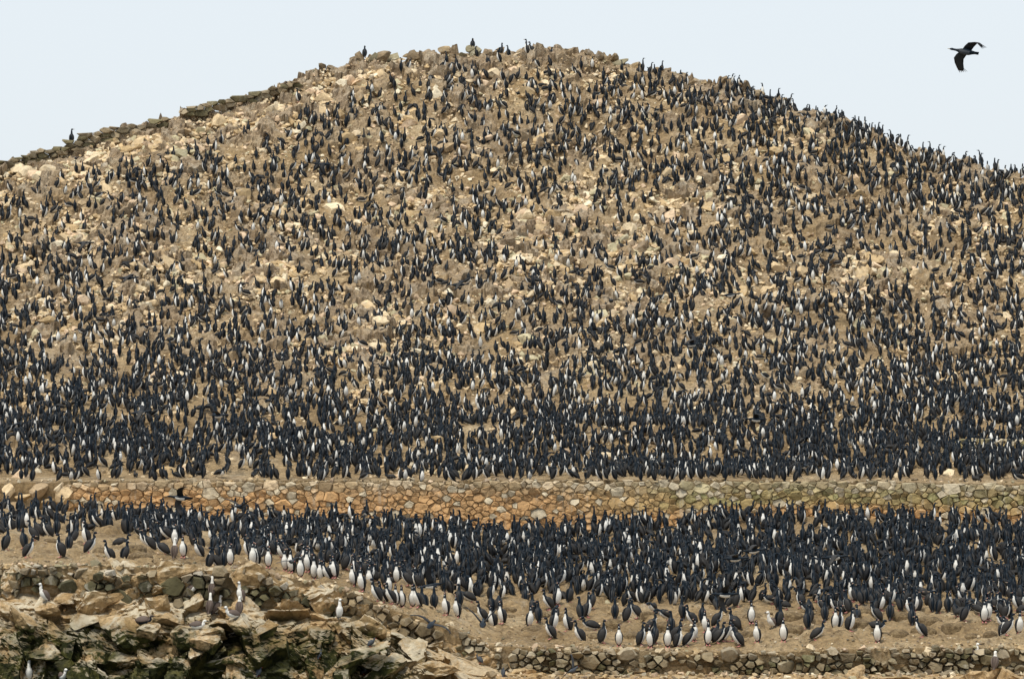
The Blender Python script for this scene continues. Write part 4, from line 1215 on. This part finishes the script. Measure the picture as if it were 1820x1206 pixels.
# ---- birds on the wing
def flyer(left, right, neck=0.0, pal='cormorant', tailw=0.05):
    """left/right: stations (f, out, up, chord); body lies along the flight direction"""
    B = Build()
    body = [(-0.36, 0.0, tailw, 0.006, K_), (-0.27, 0.0, 0.045, 0.018, K_), (-0.20, 0.0, 0.052, 0.045, K_), (-0.10, -0.01, 0.080, 0.075, 'b'), (0.02, -0.012, 0.090, 0.085, 'b'), (0.12, -0.005, 0.075, 0.072, 'b'), (0.19, 0.008, 0.048, 0.048, 'n'),
            (0.26, 0.018 + neck * 0.3, 0.030, 0.031, K_), (0.33, 0.026 + neck * 0.8, 0.028, 0.030, K_), (0.365, 0.03 + neck, 0.034, 0.034, K_), (0.41, 0.028 + neck, 0.024, 0.023, K_), (0.43, 0.026 + neck, 0.011, 0.011, B_), (0.49, 0.024 + neck, 0.004, 0.005, B_)]
    rings = [(sag(f, z), np.array([0, 0, -h]), np.array([w, 0, 0])) for f, z, w, h, _ in body]
    V, T, ID = loft(rings, 12)
    M = []
    for r_, k in ID:
        a = (k + 0.5) * 30; a = min(a, 360 - a)
        m = body[max(r_, 0)][4]
        if pal == 'tern': M.append(R_ if m == B_ else G_); continue
        if m == 'b': m = (G_ if pal == 'dark' else W_) if a < 50 else K_  # 'dark' palette: grey paints the shade on a belly that is really white
        elif m == 'n': m = K_
        M.append(m)
    B.add(V, T, M)
    wm = G_ if pal == 'tern' else S_
    for sd, st in ((-1, left), (1, right)):
        rg = []
        for i, (f, o, u, c) in enumerate(st):
            th = max(0.020 * (1 - i / len(st)), 0.005)
            ctr = sag(f - c * 0.5, 0.03 + u, sd * o)
            # slope of the span for the thickness direction
            j0, j1 = max(i - 1, 0), min(i + 1, len(st) - 1)
            dv = np.array([sd * (st[j1][1] - st[j0][1]), -(st[j1][0] - st[j0][0]), st[j1][2] - st[j0][2]])
            ch = np.array([0, -c * 0.5, 0])
            nrm = np.cross(dv, ch); nrm = nrm / (np.linalg.norm(nrm) + 1e-9) * th
            rg.append((ctr, ch, nrm))
        V, T, ID = loft(rg, 6)
        B.add(V, T, [wm if m_ else K_ for m_ in [1] * len(T)])
        # spread primaries at the wing tip
        f, o, u, c = st[-2]; f2, o2, u2, c2 = st[-1]
        dv = np.array([sd * (o2 - o), -(f2 - f), u2 - u]); dv /= np.linalg.norm(dv)
        for q in range(5):
            a0 = sag(f - c * (0.1 + 0.2 * q), 0.03 + u, sd * o)
            e = a0 + dv * (0.17 - 0.018 * q) + np.array([0, 0.035 * q * 0.5, 0])
            sdv = np.array([0, 0.016, 0])
            V = [a0 - sdv, a0 + sdv, e + sdv * 0.5, e - sdv * 0.5, (a0 + e) / 2 + np.array([0, 0, 0.006])]
            B.add(V, [(0, 1, 4), (1, 2, 4), (2, 3, 4), (3, 0, 4), (0, 2, 1), (0, 3, 2)], [wm] * 6)
    V, T, M = B.out()
    return V * 1.08, T, M
def wing(kind):
    if kind == 'broaddown': return [(0.14, 0.03, 0.0, 0.26), (0.22, 0.13, -0.02, 0.27), (0.27, 0.23, -0.06, 0.27), (0.22, 0.36, -0.10, 0.24), (0.14, 0.48, -0.13, 0.20), (0.08, 0.56, -0.15, 0.14)]
    if kind == 'broadup': return [(0.10, 0.03, 0.0, 0.25), (0.05, 0.15, 0.03, 0.25), (-0.02, 0.27, 0.03, 0.24), (-0.15, 0.33, 0.0, 0.18), (-0.26, 0.33, -0.06, 0.12), (-0.34, 0.29, -0.12, 0.06)]
    if kind == 'flat': return [(0.12, 0.03, 0.0, 0.20), (0.15, 0.16, 0.03, 0.19), (0.17, 0.28, 0.05, 0.18), (0.13, 0.40, 0.05, 0.15), (0.06, 0.50, 0.03, 0.11), (-0.02, 0.57, 0.01, 0.05)]
    if kind == 'up': return [(0.12, 0.03, 0.0, 0.20), (0.14, 0.12, 0.10, 0.19), (0.15, 0.20, 0.20, 0.18), (0.10, 0.29, 0.30, 0.15), (0.04, 0.37, 0.38, 0.11), (-0.04, 0.42, 0.43, 0.05)]
    if kind == 'down': return [(0.12, 0.03, 0.0, 0.20), (0.16, 0.15, -0.04, 0.20), (0.18, 0.24, -0.13, 0.19), (0.13, 0.29, -0.26, 0.16), (0.06, 0.31, -0.37, 0.12), (-0.01, 0.31, -0.46, 0.06)]
    if kind == 'arch': return [(0.12, 0.03, 0.0, 0.20), (0.15, 0.14, 0.07, 0.19), (0.17, 0.26, 0.08, 0.18), (0.12, 0.38, 0.03, 0.15), (0.05, 0.47, -0.05, 0.11), (-0.02, 0.53, -0.12, 0.05)]
    if kind == 'fwd': return [(0.12, 0.03, 0.0, 0.21), (0.19, 0.14, 0.0, 0.21), (0.24, 0.25, 0.0, 0.20), (0.19, 0.38, 0.0, 0.17), (0.12, 0.50, 0.0, 0.13), (0.04, 0.60, 0.0, 0.07)]
    if kind == 'swept': return [(0.10, 0.03, 0.0, 0.20), (0.06, 0.14, 0.02, 0.19), (0.0, 0.26, 0.03, 0.17), (-0.13, 0.32, 0.02, 0.13), (-0.24, 0.33, 0.0, 0.09), (-0.33, 0.31, -0.02, 0.04)]
FLY = [  # px, py, D, heading, pitch, roll, left, right, palette, label
 (1716, 92, 98, -88, 8, -48, 'broaddown', 'broadup', 'dark', 'cormorant flying alone against the open sky, upper right'),
 (575, 292, 150, -80, 0, 10, 'down', 'down', 'c', 'cormorant flying with drooped wings over the upper left slope'),
 (150, 432, 146, 75, 0, 20, 'down', 'arch', 'c', 'cormorant gliding low over the slope at the far left'),
 (228, 494, 142, 80, 0, -10, 'arch', 'arch', 'c', 'brownish winged cormorant flying over the left slope crowd'),
 (1475, 446, 146, -60, 0, 5, 'flat', 'arch', 'c', 'cormorant with level wings flying over the right slope'),
 (1298, 524, 142, 70, 5, 20, 'up', 'flat', 'c', 'cormorant with one raised wing over the right middle slope'),
 (815, 506, 144, 80, 0, -15, 'arch', 'flat', 'c', 'brown winged cormorant flying over the middle slope'),
 (935, 532, 140, 20, 0, 8, 'flat', 'flat', 'c', 'cormorant gliding edge on with thin wings below the central outcrop'),
 (1086, 534, 140, 178, 0, -8, 'flat', 'arch', 'c', 'dark broad winged cormorant gliding away below the central outcrop'),
 (1228, 612, 134, 75, 0, 15, 'arch', 'up', 'c', 'cormorant landing with arched wings among the mid slope crowd'),
 (1050, 626, 134, 10, 0, 4, 'flat', 'flat', 'c', 'cormorant gliding with long thin wings over the lower middle slope'),
 (1167, 196, 160, 15, 0, 8, 'flat', 'flat', 'c', 'cormorant with thin straight wings near the summit right shoulder'),
 (248, 733, 124, 85, 6, 22, 'down', 'up', 'c', 'large looking cormorant flying right over the lower left slope'),
 (388, 738, 124, 60, 0, 12, 'flat', 'flat', 'c', 'cormorant with spread wings flying over the lower left slope'),
 (476, 712, 126, 20, 0, -6, 'arch', 'arch', 'c', 'cormorant with bowed wings over the lower slope'),
 (1345, 745, 124, -75, 0, -20, 'down', 'arch', 'c', 'cormorant flying left over the lower right slope'),
 (1430, 828, 120, 10, 0, 4, 'arch', 'arch', 'c', 'cormorant with arching wings above the terrace wall top'),
 (1040, 834, 120, 0, 0, 3, 'flat', 'arch', 'c', 'head on cormorant gliding just above the terrace wall top'),
 (322, 884, 112, -80, 4, -34, 'down', 'flat', 'c', 'cormorant with pale belly flying before the orange wall stones'),
 (427, 900, 112, -20, 0, 20, 'flat', 'up', 'c', 'cormorant banking with a raised wing before the orange wall'),
 (1338, 978, 106, 80, 4, 14, 'arch', 'flat', 'c', 'cormorant flying right over the packed terrace crowd'),
 (1305, 992, 105, 78, 0, 8, 'flat', 'flat', 'c', 'second cormorant flying low just under another over the terrace'),
 (1482, 990, 106, 70, 5, 30, 'down', 'flat', 'c', 'cormorant with pale belly flying over the right terrace crowd'),
 (505, 962, 108, 5, 0, -4, 'arch', 'flat', 'c', 'cormorant with long bowed wings over the left terrace crowd'),
 (768, 1040, 103, -85, -10, -30, 'up', 'up', 'c', 'white bellied cormorant landing with raised wings behind the cliff file'),
 (1290, 1056, 102, -75, 0, -28, 'down', 'flat', 'c', 'dark cormorant landing on the rim of the terrace crowd'),
 (766, 1110, 95, 168, 8, -24, 'flat', 'flat', 'c', 'grey brown cormorant with long spread wings before the cliff rocks'),
 (858, 1108, 95, 178, 10, 0, 'up', 'up', 'c', 'cormorant flying away with wings raised in a V before the earth'),
]
for (x, y, D, head, pitch, roll, lw, rw, pal, lab) in FLY:
    V, T, M = flyer(wing(lw), wing(rw), tailw=0.05, pal=pal)
    o = link('flying_cormorant', mesh_np('flying_cormorant', V, T, BIRD_MATS, M), loc=P(x, y, D), label=lab, cat='bird', group='cormorants in flight')
    from mathutils import Euler, Matrix
    Mx = Matrix.Rotation(R(head), 4, 'Z') @ Matrix.Rotation(R(-pitch), 4, 'X') @ Matrix.Rotation(R(roll), 4, 'Y')
    o.rotation_euler = Mx.to_euler()
for (x, y, D, head, pitch, roll, lw, rw, lab) in [(1018, 1190, 94, 150, 10, 40, 'up', 'flat', 'slate tern flying with a raised wing before the lower wall'), (518, 997, 99, 20, 0, -10, 'flat', 'arch', 'small pale tern flying across the cliff edge file'), (135, 281, 150, 10, 0, 5, 'flat', 'flat', 'pale gull gliding over the bare rocks of the upper left slope')]:
    V, T, M = flyer(wing(lw), wing(rw), pal='tern')
    o = link('flying_tern', mesh_np('flying_tern', V, T, BIRD_MATS, M), loc=P(x, y, D), label=lab, cat='bird', group='terns in flight')
    Mx = Matrix.Rotation(R(head), 4, 'Z') @ Matrix.Rotation(R(-pitch), 4, 'X') @ Matrix.Rotation(R(roll), 4, 'Y')
    o.rotation_euler = Mx.to_euler(); o.scale = (0.7, 0.7, 0.7)
